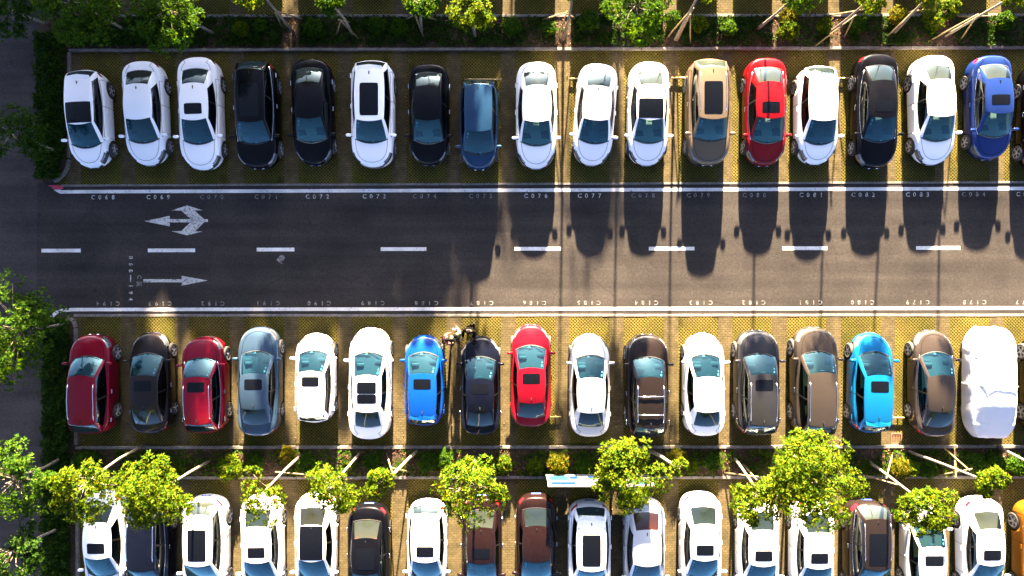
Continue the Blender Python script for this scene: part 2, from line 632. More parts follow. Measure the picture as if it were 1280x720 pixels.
def kerb(path_px, parent, z=0.06, step=1.0, flat=1.0, width=1.0):
    pts = [P(x, y, 0) for x, y in path_px]
    seg = [(pts[i], pts[i + 1]) for i in range(len(pts) - 1)]
    for a, b in seg:
        L = (b - a).length
        n = max(1, round(L / step))
        for i in range(n):
            c = a.lerp(b, (i + 0.5) / n)
            o = bpy.data.objects.new('kerb_stone', STONE)
            col.objects.link(o)
            o.location = (c.x, c.y + krng.uniform(-0.006, 0.006), z + krng.uniform(-0.006, 0.006))
            o.rotation_euler = (0, 0, math.atan2(b.y - a.y, b.x - a.x) + krng.uniform(-0.006, 0.006))
            o.scale = (L / n - 0.012, width, flat)
            o.parent = parent


kerb([(88, 63.8), (1330, 60.2)], bed_top)
kerb([(150, 21.5), (1330, 20)], bed_top)
kerb([(88, 66), (88, 198)], bed_top)
kerb([(88, 200), (86, 209), (82, 217), (76, 223), (69, 227)], bed_top, step=0.4)
kerb([(96, 559), (1330, 557.6)], bed_mid)
kerb([(98, 596.5), (1330, 595.4)], bed_mid)
kerb([(96, 410), (96.5, 556)], bed_mid)
kerb([(98, 600), (98.5, 740)], bed_mid)
kerb([(96, 409), (93, 401), (86, 397)], bed_mid, step=0.4)
# flush pale edging between paving and asphalt
kerb([(76, y_top_edge(76)), (1330, y_top_edge(1330))], bays_top, z=-0.055, width=0.75)
kerb([(92, y_bot_edge(92)), (1330, y_bot_edge(1330))], bays_mid, z=-0.055, width=0.9)


# ------------------------------------------------------------------ painted markings
def strip(name, pts_px, w, mat, parent, z=0.011):
    """A painted band of width w metres along pixel points."""
    pts = [P(x, y, 0) for x, y in pts_px]
    v = []
    for i, p in enumerate(pts):
        t = (pts[min(i + 1, len(pts) - 1)] - pts[max(i - 1, 0)]).normalized()
        n = Vector((-t.y, t.x, 0)) * w / 2
        v += [(p.x + n.x, p.y + n.y, z), (p.x - n.x, p.y - n.y, z)]
    f = [(2 * i, 2 * i + 1, 2 * i + 3, 2 * i + 2) for i in range(len(pts) - 1)]
    me = mesh_from(v, f)
    return mesh_obj(name, me, mat, parent)


strip('edge_line', [(76, 240)] + [(x, y_top_line(x)) for x in range(100, 1401, 100)], 0.155, 'road_white', aisle)
strip('edge_line', [(61, 405), (64, 397), (70, 391), (78, 388), (90, 387)] + [(x, y_bot_line(x)) for x in range(120, 1421, 100)], 0.155, 'road_white', aisle)
sheet('kerb_paint', [(60, 231.5), (80, 231.2), (79, 236.5), (68, 236.8)], 0.0115, 'road_red', aisle)
sheet('kerb_paint', [(67, 237.2), (76, 237.0), (76, 242.0), (74, 241.5)], 0.0115, 'road_white', aisle)
for x0, x1, y in ((52, 101, 313.3), (185, 244, 313), (321, 368, 312), (476, 533, 311.4), (643, 701, 311), (811, 868, 310.8), (978, 1034, 310.3), (1145, 1200, 310), (1312, 1368, 309.7)):
    strip('lane_dash', [(x0, y), (x1, y - 0.1)], 0.165, 'road_white', aisle)


def ipx(pts, sc_, ox, oy):
    return [(ox + x / sc_, oy + y / sc_) for x, y in pts]


def poly_mark(name, polys, mat, parent, z=0.011):
    bm = bmesh.new()
    for poly in polys:
        f = bm.faces.new([bm.verts.new((P(x, y).x, P(x, y).y, z)) for x, y in poly])
    bmesh.ops.triangulate(bm, faces=bm.faces[:])
    bm.normal_update()
    for f in bm.faces:
        if f.normal.z < 0:
            f.normal_flip()
    me = bpy.data.meshes.new('mesh')
    bm.to_mesh(me)
    bm.free()
    return mesh_obj(name, me, mat, parent)


A = [[(225, 202), (400, 165), (400, 238)], [(400, 188), (545, 188), (560, 200), (545, 210), (400, 210)],
     [(412, 128), (520, 93), (628, 127), (572, 128), (640, 190), (664, 188), (664, 208), (640, 208), (575, 272), (628, 273), (520, 300), (412, 272), (480, 270), (548, 206), (548, 192), (480, 128)]]
poly_mark('direction_arrow', [ipx(p, 5.536, 140, 240) for p in A], 'road_white_worn', aisle)
B = [[(218, 603), (483, 603), (483, 625), (218, 625)], [(483, 580), (662, 612), (483, 648)]]
poly_mark('direction_arrow', [ipx(p, 5.536, 140, 240) for p in B], 'road_white_worn', aisle)

GLYPH = {}


def glyph(ch):
    if ch in GLYPH:
        return GLYPH[ch]
    cu = bpy.data.curves.new('glyph', 'FONT')
    cu.body = ch
    cu.align_x = 'CENTER'
    cu.align_y = 'CENTER'
    cu.size = 1.0
    cu.offset = 0.012
    cu.resolution_u = 3
    o = bpy.data.objects.new('glyph', cu)
    col.objects.link(o)
    dg = bpy.context.evaluated_depsgraph_get()
    me = bpy.data.meshes.new_from_object(o.evaluated_get(dg))
    bpy.data.objects.remove(o)
    GLYPH[ch] = me
    return me


def text_mark(name, chars, px0, py0, dpx, dpy, size, rot, mat, parent, z=0.0115):
    """Characters one by one, joined into one painted number."""
    bm = bmesh.new()
    for i, ch in enumerate(chars):
        p = P(px0 + dpx * i, py0 + dpy * i)
        tmp = bmesh.new()
        tmp.from_mesh(glyph(ch))
        tmp.transform(Matrix.Translation((p.x, p.y, z)) @ Matrix.Rotation(rot, 4, 'Z') @ Matrix.Scale(size, 4))
        me = bpy.data.meshes.new('t')
        tmp.to_mesh(me)
        tmp.free()
        bm.from_mesh(me)
        bpy.data.meshes.remove(me)
    me = bpy.data.meshes.new('mesh')
    bm.to_mesh(me)
    bm.free()
    me.materials.clear()
    return mesh_obj(name, me, mat, parent)


TOPX = [129, 198, 265, 333, 397, 468, 531, 601, 670, 737, 804, 873, 943, 1014, 1079, 1147, 1217, 1285]
BOTX = [135, 200, 266, 335, 399, 466, 533, 602, 668, 736, 808, 876, 942, 1013, 1078, 1147, 1218, 1284]
trng = random.Random(3)
for i, x in enumerate(TOPX):
    text_mark('bay_number', 'C%03d' % (68 + i), x - 12.3, y_top_line(x) + 7.4, 8.3, 0, 0.27, 0, trng.choice(['road_white_worn', 'road_white_faint']), aisle)
for i, x in enumerate(BOTX):
    text_mark('bay_number', 'C%03d' % (194 - i), x + 12.3, y_bot_line(x) - 7.6, -8.3, 0, 0.27, math.pi, 'road_white_faint', aisle)
for ch, y in zip('068', (322, 330.3, 338.6)):
    text_mark('road_number', ch, 163.4, y, 0, 0, 0.25, -math.pi / 2, 'road_white_worn', aisle)
strip('road_number', [(163.4, 343.5), (163.4, 352)], 0.05, 'road_white_worn', aisle)
for ch, y in zip('194', (357.5, 366, 374)):
    text_mark('road_number', ch, 163.4, y, 0, 0, 0.25, -math.pi / 2, 'road_white_worn', aisle)
text_mark('road_number', 'C', 174, 346.3, 0, 0, 0.25, -math.pi / 2, 'road_white_faint', aisle)
# the district character, drawn stroke by stroke (reads towards the right)
KX, KY, KS = 174.2, 355.2, 0.78


def kstroke(x0, y0, x1, y1):
    # glyph axes: u to the reader's right (down in the photo), v up (right in the photo)
    return [(KX + y0 * KS * 3.4, KY + x0 * KS * 3.4), (KX + y1 * KS * 3.4, KY + x1 * KS * 3.4)]


for s in ((-1, 1, 1, 1), (-1, 1, -1, -1), (-1, -1, 1, -1), (-0.55, 0.6, 0.6, -0.6), (0.55, 0.6, -0.6, -0.6)):
    strip('road_number', kstroke(*s), 0.035, 'road_white_faint', aisle, z=0.0112 + 0.0004 * abs(hash(s)) % 0.001)
# dried splash of white paint near the centre line
srng = random.Random(11)
bm = bmesh.new()
for k in range(26):
    cx, cy = srng.gauss(351.5, 1.7), srng.gauss(325, 3.4)
    rr = abs(srng.gauss(0.0, 0.05)) + 0.012
    p = P(cx, cy)
    vs = [bm.verts.new((p.x + rr * math.cos(a) * srng.uniform(.6, 1.2), p.y + rr * math.sin(a) * srng.uniform(.6, 1.3), 0.0105 + k * 0.0001)) for a in [2 * math.pi * j / 9 for j in range(9)]]
    bm.faces.new(vs)
me = bpy.data.meshes.new('mesh'); bm.to_mesh(me); bm.free()
mesh_obj('paint_splash', me, 'road_white_faint', aisle)


# ------------------------------------------------------------------ cars
def spline(pts):
    xs = np.array([p[0] for p in pts], float)
    ys = np.array([p[1] for p in pts], float)
    d = np.diff(ys) / np.diff(xs)
    m = np.empty(len(xs))
    m[0], m[-1] = d[0], d[-1]
    for i in range(1, len(xs) - 1):
        m[i] = 0 if d[i - 1] * d[i] <= 0 else 2 * d[i - 1] * d[i] / (d[i - 1] + d[i])

    def f(x):
        x = min(max(x, xs[0]), xs[-1])
        i = int(min(np.searchsorted(xs, x, side='right') - 1, len(xs) - 2))
        h = xs[i + 1] - xs[i]
        t = (x - xs[i]) / h
        return ((2 * t**3 - 3 * t**2 + 1) * ys[i] + (t**3 - 2 * t**2 + t) * h * m[i] + (-2 * t**3 + 3 * t**2) * ys[i + 1] + (t**3 - t**2) * h * m[i + 1])
    return f


SEDAN = dict(L=4.66, W=1.80, Hr=1.45, dA=1.10, dAt=1.98, dCt=3.42, dC=4.10, wA=.70, wB=.80, wC=.62, rA=.565, rB=.60, rC=.53,
             sh=[(0, .64), (.12, .71), (.45, .80), (1.1, .91), (2.3, .925), (3.6, .97), (4.3, 1.03), (4.55, 1.01), (4.66, .93)],
             qf=5.2, qr=8, wr=.335, wf=.88, wb=2.68, dlo=.84, tail='boot', bA=.22, bC=.10)
SALOON = dict(SEDAN, L=4.86, W=1.84, Hr=1.47, dA=1.22, dAt=2.08, dCt=3.52, dC=4.22, wb=2.8, wf=.93,
              sh=[(0, .68), (.12, .75), (.45, .84), (1.2, .94), (2.4, .945), (3.8, 1.0), (4.5, 1.05), (4.75, 1.02), (4.86, .95)], qf=6.0)
HATCH = dict(SEDAN, L=4.22, W=1.76, Hr=1.49, dA=.98, dAt=1.80, dCt=3.62, dC=4.03, wA=.69, wB=.785, wC=.66, rC=.55,
             sh=[(0, .66), (.12, .74), (.4, .84), (.98, .94), (2.1, .96), (3.4, 1.02), (4.0, 1.04), (4.22, .96)],
             qf=4.6, qr=7, wf=.82, wb=2.58, dlo=.93, tail='gate', bA=.24, bC=.10)
SUV = dict(SEDAN, L=4.60, W=1.86, Hr=1.67, dA=1.14, dAt=1.90, dCt=3.98, dC=4.40, wA=.72, wB=.825, wC=.70, rA=.58, rB=.62, rC=.57,
           sh=[(0, .80), (.12, .88), (.4, .97), (1.14, 1.06), (2.3, 1.07), (3.7, 1.12), (4.4, 1.14), (4.6, 1.05)],
           qf=6.5, qr=9, wr=.37, wf=.90, wb=2.68, dlo=.94, tail='gate', bA=.20, bC=.10)
MPV = dict(HATCH, L=4.10, W=1.72, Hr=1.60, dA=.82, dAt=1.66, dCt=3.66, dC=3.94, wA=.69, wB=.77, wC=.68, rA=.555, rB=.585, rC=.56,
           sh=[(0, .72), (.12, .80), (.4, .91), (.82, 1.0), (2.1, 1.02), (3.4, 1.06), (3.9, 1.07), (4.10, .98)], qf=4.2, wf=.78, wb=2.5)
SPECS = dict(sedan=SEDAN, saloon=SALOON, hatch=HATCH, suv=SUV, mpv=MPV)

# wheel meshes (axis along x, outer face at +x)
WV, WF = [], []
prof = [(-.10, .20), (-.10, .285), (-.085, .315), (-.05, .33), (.05, .33), (.085, .315), (.10, .285), (.10, .235), (.07, .225), (.045, .0)]
NW = 28
for k in range(NW):
    th = 2 * math.pi * k / NW
    for x, r in prof:
        WV.append((x, r * math.cos(th), r * math.sin(th)))
for k in range(NW):
    k2 = (k + 1) % NW
    for j in range(len(prof) - 1):
        WF.append((k * len(prof) + j, k2 * len(prof) + j, k2 * len(prof) + j + 1, k * len(prof) + j + 1))
TYRE = mesh_from(WV, WF, True)
bm = bmesh.new()
for k in range(5):
    a = 2 * math.pi * k / 5
    for off in (-.16, .16):
        rot = Matrix.Rotation(a + off * .55, 3, 'X')
        bm_box(bm, rot @ Vector((.078, .128, 0)) , (.02, .19, .034), rot)
for r0, r1, x in ((.212, .238, .092), (0.0, .06, .095)):
    n = 24
    ring = []
    for k in range(n):
        th = 2 * math.pi * k / n
        ring.append([bm.verts.new((x, r1 * math.cos(th), r1 * math.sin(th))), bm.verts.new((x, max(r0, .001) * math.cos(th), max(r0, .001) * math.sin(th))), bm.verts.new((x - .03, r1 * math.cos(th), r1 * math.sin(th)))])
    for k in range(n):
        a, b = ring[k], ring[(k + 1) % n]
        bm.faces.new((a[0], b[0], b[1], a[1]))
        bm.faces.new((a[2], b[2], b[0], a[0]))
RIM = bm_mesh(bm)


def superbox(c, s, n=8, e=0.5):
    """Rounded box (superellipsoid) mesh."""
    v, f = [], []
    sg = lambda t, p: math.copysign(abs(t) ** p, t)
    for i in range(n + 1):
        ph = -math.pi / 2 + math.pi * i / n
        for j in range(2 * n):
            th = math.pi * j / n
            v.append((c[0] + s[0] / 2 * sg(math.cos(ph), e) * sg(math.cos(th), e), c[1] + s[1] / 2 * sg(math.cos(ph), e) * sg(math.sin(th), e), c[2] + s[2] / 2 * sg(math.sin(ph), e)))
    for i in range(n):
        for j in range(2 * n):
            j2 = (j + 1) % (2 * n)
            f.append((i * 2 * n + j, i * 2 * n + j2, (i + 1) * 2 * n + j2, (i + 1) * 2 * n + j))
    return mesh_from(v, f, True)


IDX = dict(paint=0, headlight=1, taillight=2, grille=3, sill=4, arch=5, bonnet=6, boot=7, door1=8, door2=9, door3=10, door4=11, intake=12)


def build_proto(sp):
    """All part meshes of one car shape. Front is +y, ground z=0."""
    parts = []      # (name, mesh, role, parent_index)
    L, W, Hr = sp['L'], sp['W'], sp['Hr']
    a, b = W / 2, L / 2
    sh = spline(sp['sh'])
    # plan outline, clockwise from the nose centre
    nq = 30

    def quarter(p, q):
        th = np.linspace(0, math.pi / 2, 1500)
        x = a * np.sin(th) ** (2 / p)
        y = b * np.cos(th) ** (2 / q)
        s = np.concatenate([[0], np.cumsum(np.hypot(np.diff(x), np.diff(y)))])
        w = np.linspace(0, s[-1], nq + 1)
        return np.interp(w, s, x), np.interp(w, s, y)
    xf, yf = quarter(2.05, sp['qf'])
    xr, yr = quarter(2.1, sp['qr'])
    right = [(xf[i], yf[i]) for i in range(nq)] + [(xr[nq - i], -yr[nq - i]) for i in range(nq)]
    out = right + [(0.0, -b)] + [(-x, y) for x, y in right[:0:-1]]
    out = np.array(out)
    N = len(out)
    tan = np.roll(out, -1, 0) - np.roll(out, 1, 0)
    tan /= np.linalg.norm(tan, axis=1)[:, None]
    nrm = np.stack([tan[:, 1], -tan[:, 0]], 1) * -1.0
    # outward normal check
    if (nrm * out).sum() < 0:
        nrm = -nrm
    zb = lambda y: .19 + .07 * max(0, (abs(y) - b + .7) / .7)
    rings = []
    levels = [(0.0, .10), (.05, .035), (.14, .005), (.34, 0.0), (-.26, .004), (-.16, .018), (-.085, .03), (-.04, .055), (-.011, .095), (0.0, .15)]
    for j, (dz, ins) in enumerate(levels):
        ring = []
        for i in range(N):
            x, y = out[i] - nrm[i] * ins
            d = b - out[i][1]
            z = (zb(out[i][1]) + dz) if j < 4 else sh(b - y) + dz
            if j == 3:
                z = 0.5 * (zb(out[i][1]) + .14 + sh(d) - .26)
            ring.append((x, y, z))
        rings.append(ring)
    edge = rings[-1]
    deck0 = len(rings)
    for f in (.90, .72, .5, .25, 0.0):
        ring = []
        for i in range(N):
            x, y, z = edge[i]
            x2, y2 = x * f, y * (1 - (1 - f) * .22)
            ring.append((x2, y2, sh(b - y2) + .045 * (1 - f * f)))
        rings.append(ring)
    bm = bmesh.new()
    V = [[bm.verts.new(p) for p in ring] for ring in rings]
    for j in range(len(rings) - 1):
        for i in range(N):
            i2 = (i + 1) % N
            try:
                f = bm.faces.new((V[j][i], V[j][i2], V[j + 1][i2], V[j + 1][i]))
            except ValueError:
                continue
            c = f.calc_center_median()
            d = b - c.y
            D = L - d
            ax = abs(c.x)
            m = 0
            if j == 0:
                m = IDX['sill']
            elif j in (4, 5, 6, 7) and ax > .52 * a and d < .62:
                m = IDX['headlight']
            elif j in (4, 5) and ax > .62 * a and D < .36:
                m = IDX['taillight']
            elif j in (3, 4) and ax < .46 * a and d < .4:
                m = IDX['grille']
            elif j == 1 and ax < .62 * a and d < .4:
                m = IDX['intake']
            elif j >= deck0 and d < sp['dA'] + .05:
                m = IDX['bonnet']
            elif sp['tail'] == 'boot' and ((j >= deck0 and d > sp['dC'] - .03) or (D < .3 and 5 <= j and ax < .56 * a)):
                m = IDX['boot']
            elif sp['tail'] == 'gate' and D < .35 and 3 <= j and ax < .62 * a:
                m = IDX['boot']
            elif 1 <= j <= 7 and ax > .8 * a:
                d1, d2, d3 = sp['dA'] + .25, .5 * (sp['dA'] + sp['dC']) + .02, sp['dC'] - .38
                if d1 < d < d2:
                    m = IDX['door1'] if c.x > 0 else IDX['door2']
                elif d2 < d < d3:
                    m = IDX['door3'] if c.x > 0 else IDX['door4']
            f.material_index = m
    bot = bm.faces.new(V[0])
    bot.material_index = IDX['sill']
    bmesh.ops.remove_doubles(bm, verts=bm.verts[:], dist=0.0008)
    bmesh.ops.recalc_face_normals(bm, faces=bm.faces[:])
    body_me = bpy.data.meshes.new('body')
    bm.to_mesh(body_me)
    bm.free()
    for k in range(13):
        body_me.materials.append(bpy.data.materials.new('slot') if False else None)
    # wheel arches
    bm = bmesh.new()
    yw = (b - sp['wf'], b - sp['wf'] - sp['wb'])
    ra = sp['wr'] + .045
    for y in yw:
        for s in (-1, 1):
            r = bmesh.ops.create_cone(bm, cap_ends=True, segments=28, radius1=ra, radius2=ra, depth=.56,
                                      matrix=Matrix.Translation((s * (a + .02), y, sp['wr'] + .01)) @ Matrix.Rotation(math.pi / 2, 4, 'Y'))
    for f in bm.faces:
        f.material_index = IDX['arch']
    cut_me = bpy.data.meshes.new('cut')
    bm.to_mesh(cut_me)
    bm.free()
    for k in range(13):
        cut_me.materials.append(None)
    bo = bpy.data.objects.new('b', body_me)
    co = bpy.data.objects.new('c', cut_me)
    col.objects.link(bo)
    col.objects.link(co)
    md = bo.modifiers.new('bool', 'BOOLEAN')
    md.operation = 'DIFFERENCE'
    md.solver = 'EXACT'
    md.material_mode = 'INDEX'
    md.object = co
    dg = bpy.context.evaluated_depsgraph_get()
    res = bpy.data.meshes.new_from_object(bo.evaluated_get(dg))
    bpy.data.objects.remove(bo)
    bpy.data.objects.remove(co)
    # split by class
    full = bmesh.new()
    full.from_mesh(res)
    full.normal_update()
    names = {0: ('body', 'paint'), 1: ('headlight', 'headlamp'), 2: ('taillight', 'taillamp'), 3: ('grille', 'black_trim'), 4: ('sill_trim', 'black_trim'),
             5: ('wheel_arch', 'gap_black'), 6: ('bonnet', 'paint'), 7: ('boot_lid' if sp['tail'] == 'boot' else 'tailgate', 'paint'),
             8: ('door', 'paint'), 9: ('door', 'paint'), 10: ('door', 'paint'), 11: ('door', 'paint'), 12: ('air_intake', 'black_trim')}
    vn = [v.normal.copy() for v in full.verts]
    gv, gf = [], []
    doors = {}

    def sub(sel):
        vm, vs, fs = {}, [], []
        nn = []
        for f in sel:
            idx = []
            for v in f.verts:
                if v.index not in vm:
                    vm[v.index] = len(vs)
                    vs.append(v.co.copy())
                    nn.append(vn[v.index])
                idx.append(vm[v.index])
            fs.append(idx)
        me = mesh_from(vs, fs, True)
        me.normals_split_custom_set_from_vertices([tuple(n) for n in nn])
        return me
    full.verts.index_update()
    for k in range(13):
        sel = [f for f in full.faces if f.material_index == k]
        if not sel:
            continue
        nm, role = names[k]
        groups = [sel]
        if k in (1, 2):
            groups = [[f for f in sel if f.calc_center_median().x > 0], [f for f in sel if f.calc_center_median().x < 0]]
        if k in (6, 7, 8, 9, 10, 11):
            ss = set(sel)
            for f in sel:
                for e in f.edges:
                    lf = e.link_faces
                    if len(lf) == 2 and sum(1 for q in lf if q in ss) == 1:
                        o_ = [q for q in lf if q not in ss][0]
                        if o_.material_index == 5:
                            continue
                        v0, v1 = e.verts
                        t = (v1.co - v0.co)
                        if t.length < 1e-5:
                            continue
                        n = (f.normal + o_.normal).normalized()
                        s_ = t.normalized().cross(n) * .008
                        bi = len(gv)
                        for p_ in (v0.co + s_, v1.co + s_, v1.co - s_, v0.co - s_):
                            gv.append(p_ + n * .004)
                        gf.append((bi, bi + 1, bi + 2, bi + 3))
        for g in groups:
            if g:
                parts.append((nm, sub(g), role, None))
                if k in (8, 9, 10, 11):
                    doors[k] = len(parts) - 1
    full.free()
    if gv:
        parts.append(('panel_gap', mesh_from(gv, gf), 'gap_black', None))

    # ---------------- greenhouse
    yA, yAt, yCt, yC = b - sp['dA'], b - sp['dAt'], b - sp['dCt'], b - sp['dC']
    fx = [1, .925, .8, .6, .4, .2, 0, -.2, -.4, -.6, -.8, -.925, -1]
    rx = [1, .90, .75, .5, .25, 0, -.25, -.5, -.75, -.90, -1]
    dl = sp['dlo']
    ss_ = [0, .055, .15, .25, .35, .43, .485, .515, .58, .66, .74, dl, (dl + 1) / 2, 1]
    base, top, kind = [], [], []
    bend = lambda u, w0, wm, w1: (1 - u) * w0 + u * w1 + 4 * u * (1 - u) * (wm - (w0 + w1) / 2)
    ymid, yh = (yAt + yCt) / 2, (yAt - yCt) / 2
    zr = lambda x, y: Hr - .05 * ((y - ymid - .12) / yh) ** 2 - .035 * (x / sp['rB']) ** 2 - .03 * (x / sp['rB']) ** 4
    for u in fx[::-1]:
        base.append((sp['wA'] * u, yA + sp['bA'] * (1 - u * u)))
        top.append((sp['rA'] * u, yAt + .10 * (1 - u * u)))
        kind.append('F')
    for u in ss_[1:-1]:
        base.append((bend(u, sp['wA'], sp['wB'], sp['wC']), yA + (yC - yA) * u))
        top.append((bend(u, sp['rA'], sp['rB'], sp['rC']), yAt + (yCt - yAt) * u))
        kind.append('R')
    for u in rx:
        base.append((sp['wC'] * u, yC - sp['bC'] * (1 - u * u)))
        top.append((sp['rC'] * u, yCt - .07 * (1 - u * u)))
        kind.append('B')
    for u in ss_[-2:0:-1]:
        base.append((-bend(u, sp['wA'], sp['wB'], sp['wC']), yA + (yC - yA) * u))
        top.append((-bend(u, sp['rA'], sp['rB'], sp['rC']), yAt + (yCt - yAt) * u))
        kind.append('L')
    M = len(base)
    nf, ns, nb = len(fx), len(ss_) - 2, len(rx)
    tr = [0, .06, .2, .4, .6, .78, .90, 1.0]
    grid = []
    for t in tr:
        row = []
        for i in range(M):
            (x0, y0), (x1, y1) = base[i], top[i]
            z0 = sh(b - y0) + .045 * (1 - min(1, (x0 / (a - .15)) ** 2)) - .012
            if abs(x0) > a - .17:
                z0 -= .012
            z1 = zr(x1, y1)
            x, y, z = x0 + (x1 - x0) * t, y0 + (y1 - y0) * t, z0 + (z1 - z0) * t
            bl = 4 * t * (1 - t)
            if kind[i] in 'RL':
                x += math.copysign(.035 * bl, x)
                z += .01 * bl
            else:
                z += .03 * bl
                x += x0 * .02 * bl
            row.append((x, y, z))
        grid.append(row)
    for f in (.93, .75, .5, .25, 0.0):
        row = []
        for i in range(M):
            x1, y1 = top[i]
            x, y = x1 * f, ymid + (y1 - ymid) * (1 - (1 - f) * .35)
            row.append((x, y, zr(x, y)))
        grid.append(row)
    bm = bmesh.new()
    V = [[bm.verts.new(p) for p in r] for r in grid]
    nt_ = len(tr)
    cls = {}
    for j in range(len(grid) - 1):
        for i in range(M):
            i2 = (i + 1) % M
            try:
                f = bm.faces.new((V[j][i], V[j][i2], V[j + 1][i2], V[j + 1][i]))
            except ValueError:
                continue
            c = 'roof'
            glassrow = 1 <= j <= nt_ - 3
            if i < nf - 1:
                if j == 0:
                    c = 'cowl'
                elif 1 <= j <= nt_ - 2 and 1 <= i <= nf - 3:
                    c = 'windscreen'
            elif nf - 1 <= i < nf + ns:
                k = i - (nf - 1)          # side segment between ss_[k], ss_[k+1]
                if glassrow and 1 <= k <= 10:
                    c = 'sr_front' if k < 6 else ('pr' if k == 6 else 'sr_rear')
            elif nf + ns <= i < nf + ns + nb - 1:
                k = i - nf - ns
                if 1 <= j <= nt_ - 2 and 1 <= k <= nb - 3:
                    c = 'rear_window'
            else:
                k = (M - 1 - i)
                if glassrow and 1 <= k <= 10:
                    c = 'sl_front' if k < 6 else ('pl' if k == 6 else 'sl_rear')
            cls[f] = c
    bmesh.ops.recalc_face_normals(bm, faces=bm.faces[:])
    bm.normal_update()
    if sum(f.normal.z * f.calc_area() for f in bm.faces) < 0:
        bmesh.ops.reverse_faces(bm, faces=bm.faces[:])
    bm.normal_update()
    bm.verts.index_update()
    vn = [v.normal.copy() for v in bm.verts]
    for key, nm, role in (('roof', 'roof', 'roof'), ('cowl', 'cowl', 'black_trim'), ('windscreen', 'windscreen', 'windscreen_glass'), ('rear_window', 'rear_window', 'rear_glass'),
                          ('sr_front', 'side_window', 'side_glass'), ('sr_rear', 'side_window', 'side_glass'), ('sl_front', 'side_window', 'side_glass'), ('sl_rear', 'side_window', 'side_glass'), ('pr', 'pillar_trim', 'black_trim'), ('pl', 'pillar_trim', 'black_trim')):
        sel = [f for f in bm.faces if cls[f] == key]
        parts.append((nm, sub(sel), role, None))
    bm.free()
    # cabin floor plate seen through the glass
    v = []
    for f in (1.0, .8, .5, 0.0):
        for i in range(M):
            x, y = base[i]
            x2, y2 = x * f * .985, yA + .0 + (y - yA) * 1.0
            y2 = (yA + yC) / 2 + (y - (yA + yC) / 2) * (.985 if f == 1.0 else .985 * (1 - (1 - f) * .2))
            z = sh(b - y2) + .045 * (1 - min(1, (x2 / (a - .15)) ** 2)) + .012
            v.append((x2, y2, z))
    fcs = [(j * M + i, j * M + (i + 1) % M, (j + 1) * M + (i + 1) % M, (j + 1) * M + i) for j in range(3) for i in range(M)]
    parts.append(('cabin_lining', mesh_from(v, fcs, True), 'cabin', None))
    zc = sh(sp['dA'] + .7)
    for s in (-1, 1):
        bm = bmesh.new()
        tilt = Matrix.Rotation(-.28, 3, 'X')
        bm_box(bm, (s * .36, yAt - .55, zc + .10), (.46, .13, .34), tilt)
        bm_box(bm, (s * .36, yAt - .60, zc + .33), (.26, .10, .14), tilt)
        bevel_all(bm, .03, 1)
        parts.append(('seat', bm_mesh(bm, True), 'cabin_seat', None))
    bm = bmesh.new()
    yb = max(yCt + .15, yC + .62)
    tilt = Matrix.Rotation(-.3, 3, 'X')
    bm_box(bm, (0, yb, sh(b - yb) + .06), (1.12, .13, .2), tilt)
    for x in (-.38, .38):
        bm_box(bm, (x, yb - .03, sh(b - yb) + .20), (.26, .09, .12), tilt)
    bevel_all(bm, .025, 1)
    parts.append(('rear_seat', bm_mesh(bm, True), 'cabin_seat', None))
    bm = bmesh.new()
    bm_box(bm, (0, yA - .28, sh(sp['dA'] + .28) + .02), (1.16, .30, .06))
    bm_box(bm, (-.36, yA - .40, sh(sp['dA'] + .3) + .04), (.34, .2, .08))
    bevel_all(bm, .03, 1)
    parts.append(('dashboard', bm_mesh(bm, True), 'cabin_dark', None))
    # rear-view mirror and stickers inside the windscreen
    parts.append(('rear_view_mirror', box_mesh((0, yAt + .14, Hr - .17), (.22, .03, .06), .01), 'cabin_dark', None))
    # wipers
    def ws(u, t):
        x0, y0 = sp['wA'] * u, yA + sp['bA'] * (1 - u * u)
        x1, y1 = sp['rA'] * u, yAt + .10 * (1 - u * u)
        z0 = sh(b - y0) + .045 * (1 - min(1, (x0 / (a - .15)) ** 2)) - .012
        z1 = zr(x1, y1)
        bl = 4 * t * (1 - t)
        return Vector((x0 + (x1 - x0) * t + x0 * .02 * bl, y0 + (y1 - y0) * t, z0 + (z1 - z0) * t + .03 * bl + .018))
    for u0, u1 in ((-.75, .12), (-.05, .78)):
        pts = [ws(u0 + (u1 - u0) * k / 5, .05 + .05 * k / 5) for k in range(6)]
        parts.append(('wiper', tube_mesh(pts, .011, 5), 'black_trim', None))
    for u0, t0, du, dt in ((.72, .80, .10, .10), (.74, .66, .08, .07), (-.2, .10, .16, .05)):
        q = [ws(u0, t0), ws(u0 + du, t0), ws(u0 + du, t0 + dt), ws(u0, t0 + dt)]
        parts.append(('windscreen_sticker', mesh_from([p_ - Vector((0, 0, .030)) for p_ in q], [(0, 1, 2, 3)]), 'sticker', None))
    # door mirrors
    for s in (-1, 1):
        ym = yA - .18
        zm = sh(b - ym) + .075
        v, f = [], []
        me = superbox((s * (a + .045), ym, zm), (.25, .13, .13), 8, .6)
        parts.append(('door_mirror', me, 'mirror', None))
        k = len(parts) - 1
        parts.append(('mirror_stalk', tube_mesh([(s * (a - .09), ym + .05, zm - .05), (s * (a + .02), ym + .02, zm - .05)], .03, 6), 'black_trim', k))
    # handles
    for k, (sd, fr) in {8: (1, 0), 9: (-1, 0), 10: (1, 1), 11: (-1, 1)}.items():
        if k in doors:
            d1, d2, d3 = sp['dA'] + .25, .5 * (sp['dA'] + sp['dC']) + .02, sp['dC'] - .38
            dd = (d2 - .17) if fr == 0 else (d3 - .10)
            parts.append(('handle', box_mesh((sd * (a + .012), b - dd, sh(dd) - .17), (.035, .2, .03), .01, seg=1), 'handle', doors[k]))
    # plates
    parts.append(('number_plate', box_mesh((0, b - .044, .44), (.40, .044, .12), .004, seg=1), 'plate_blue', None))
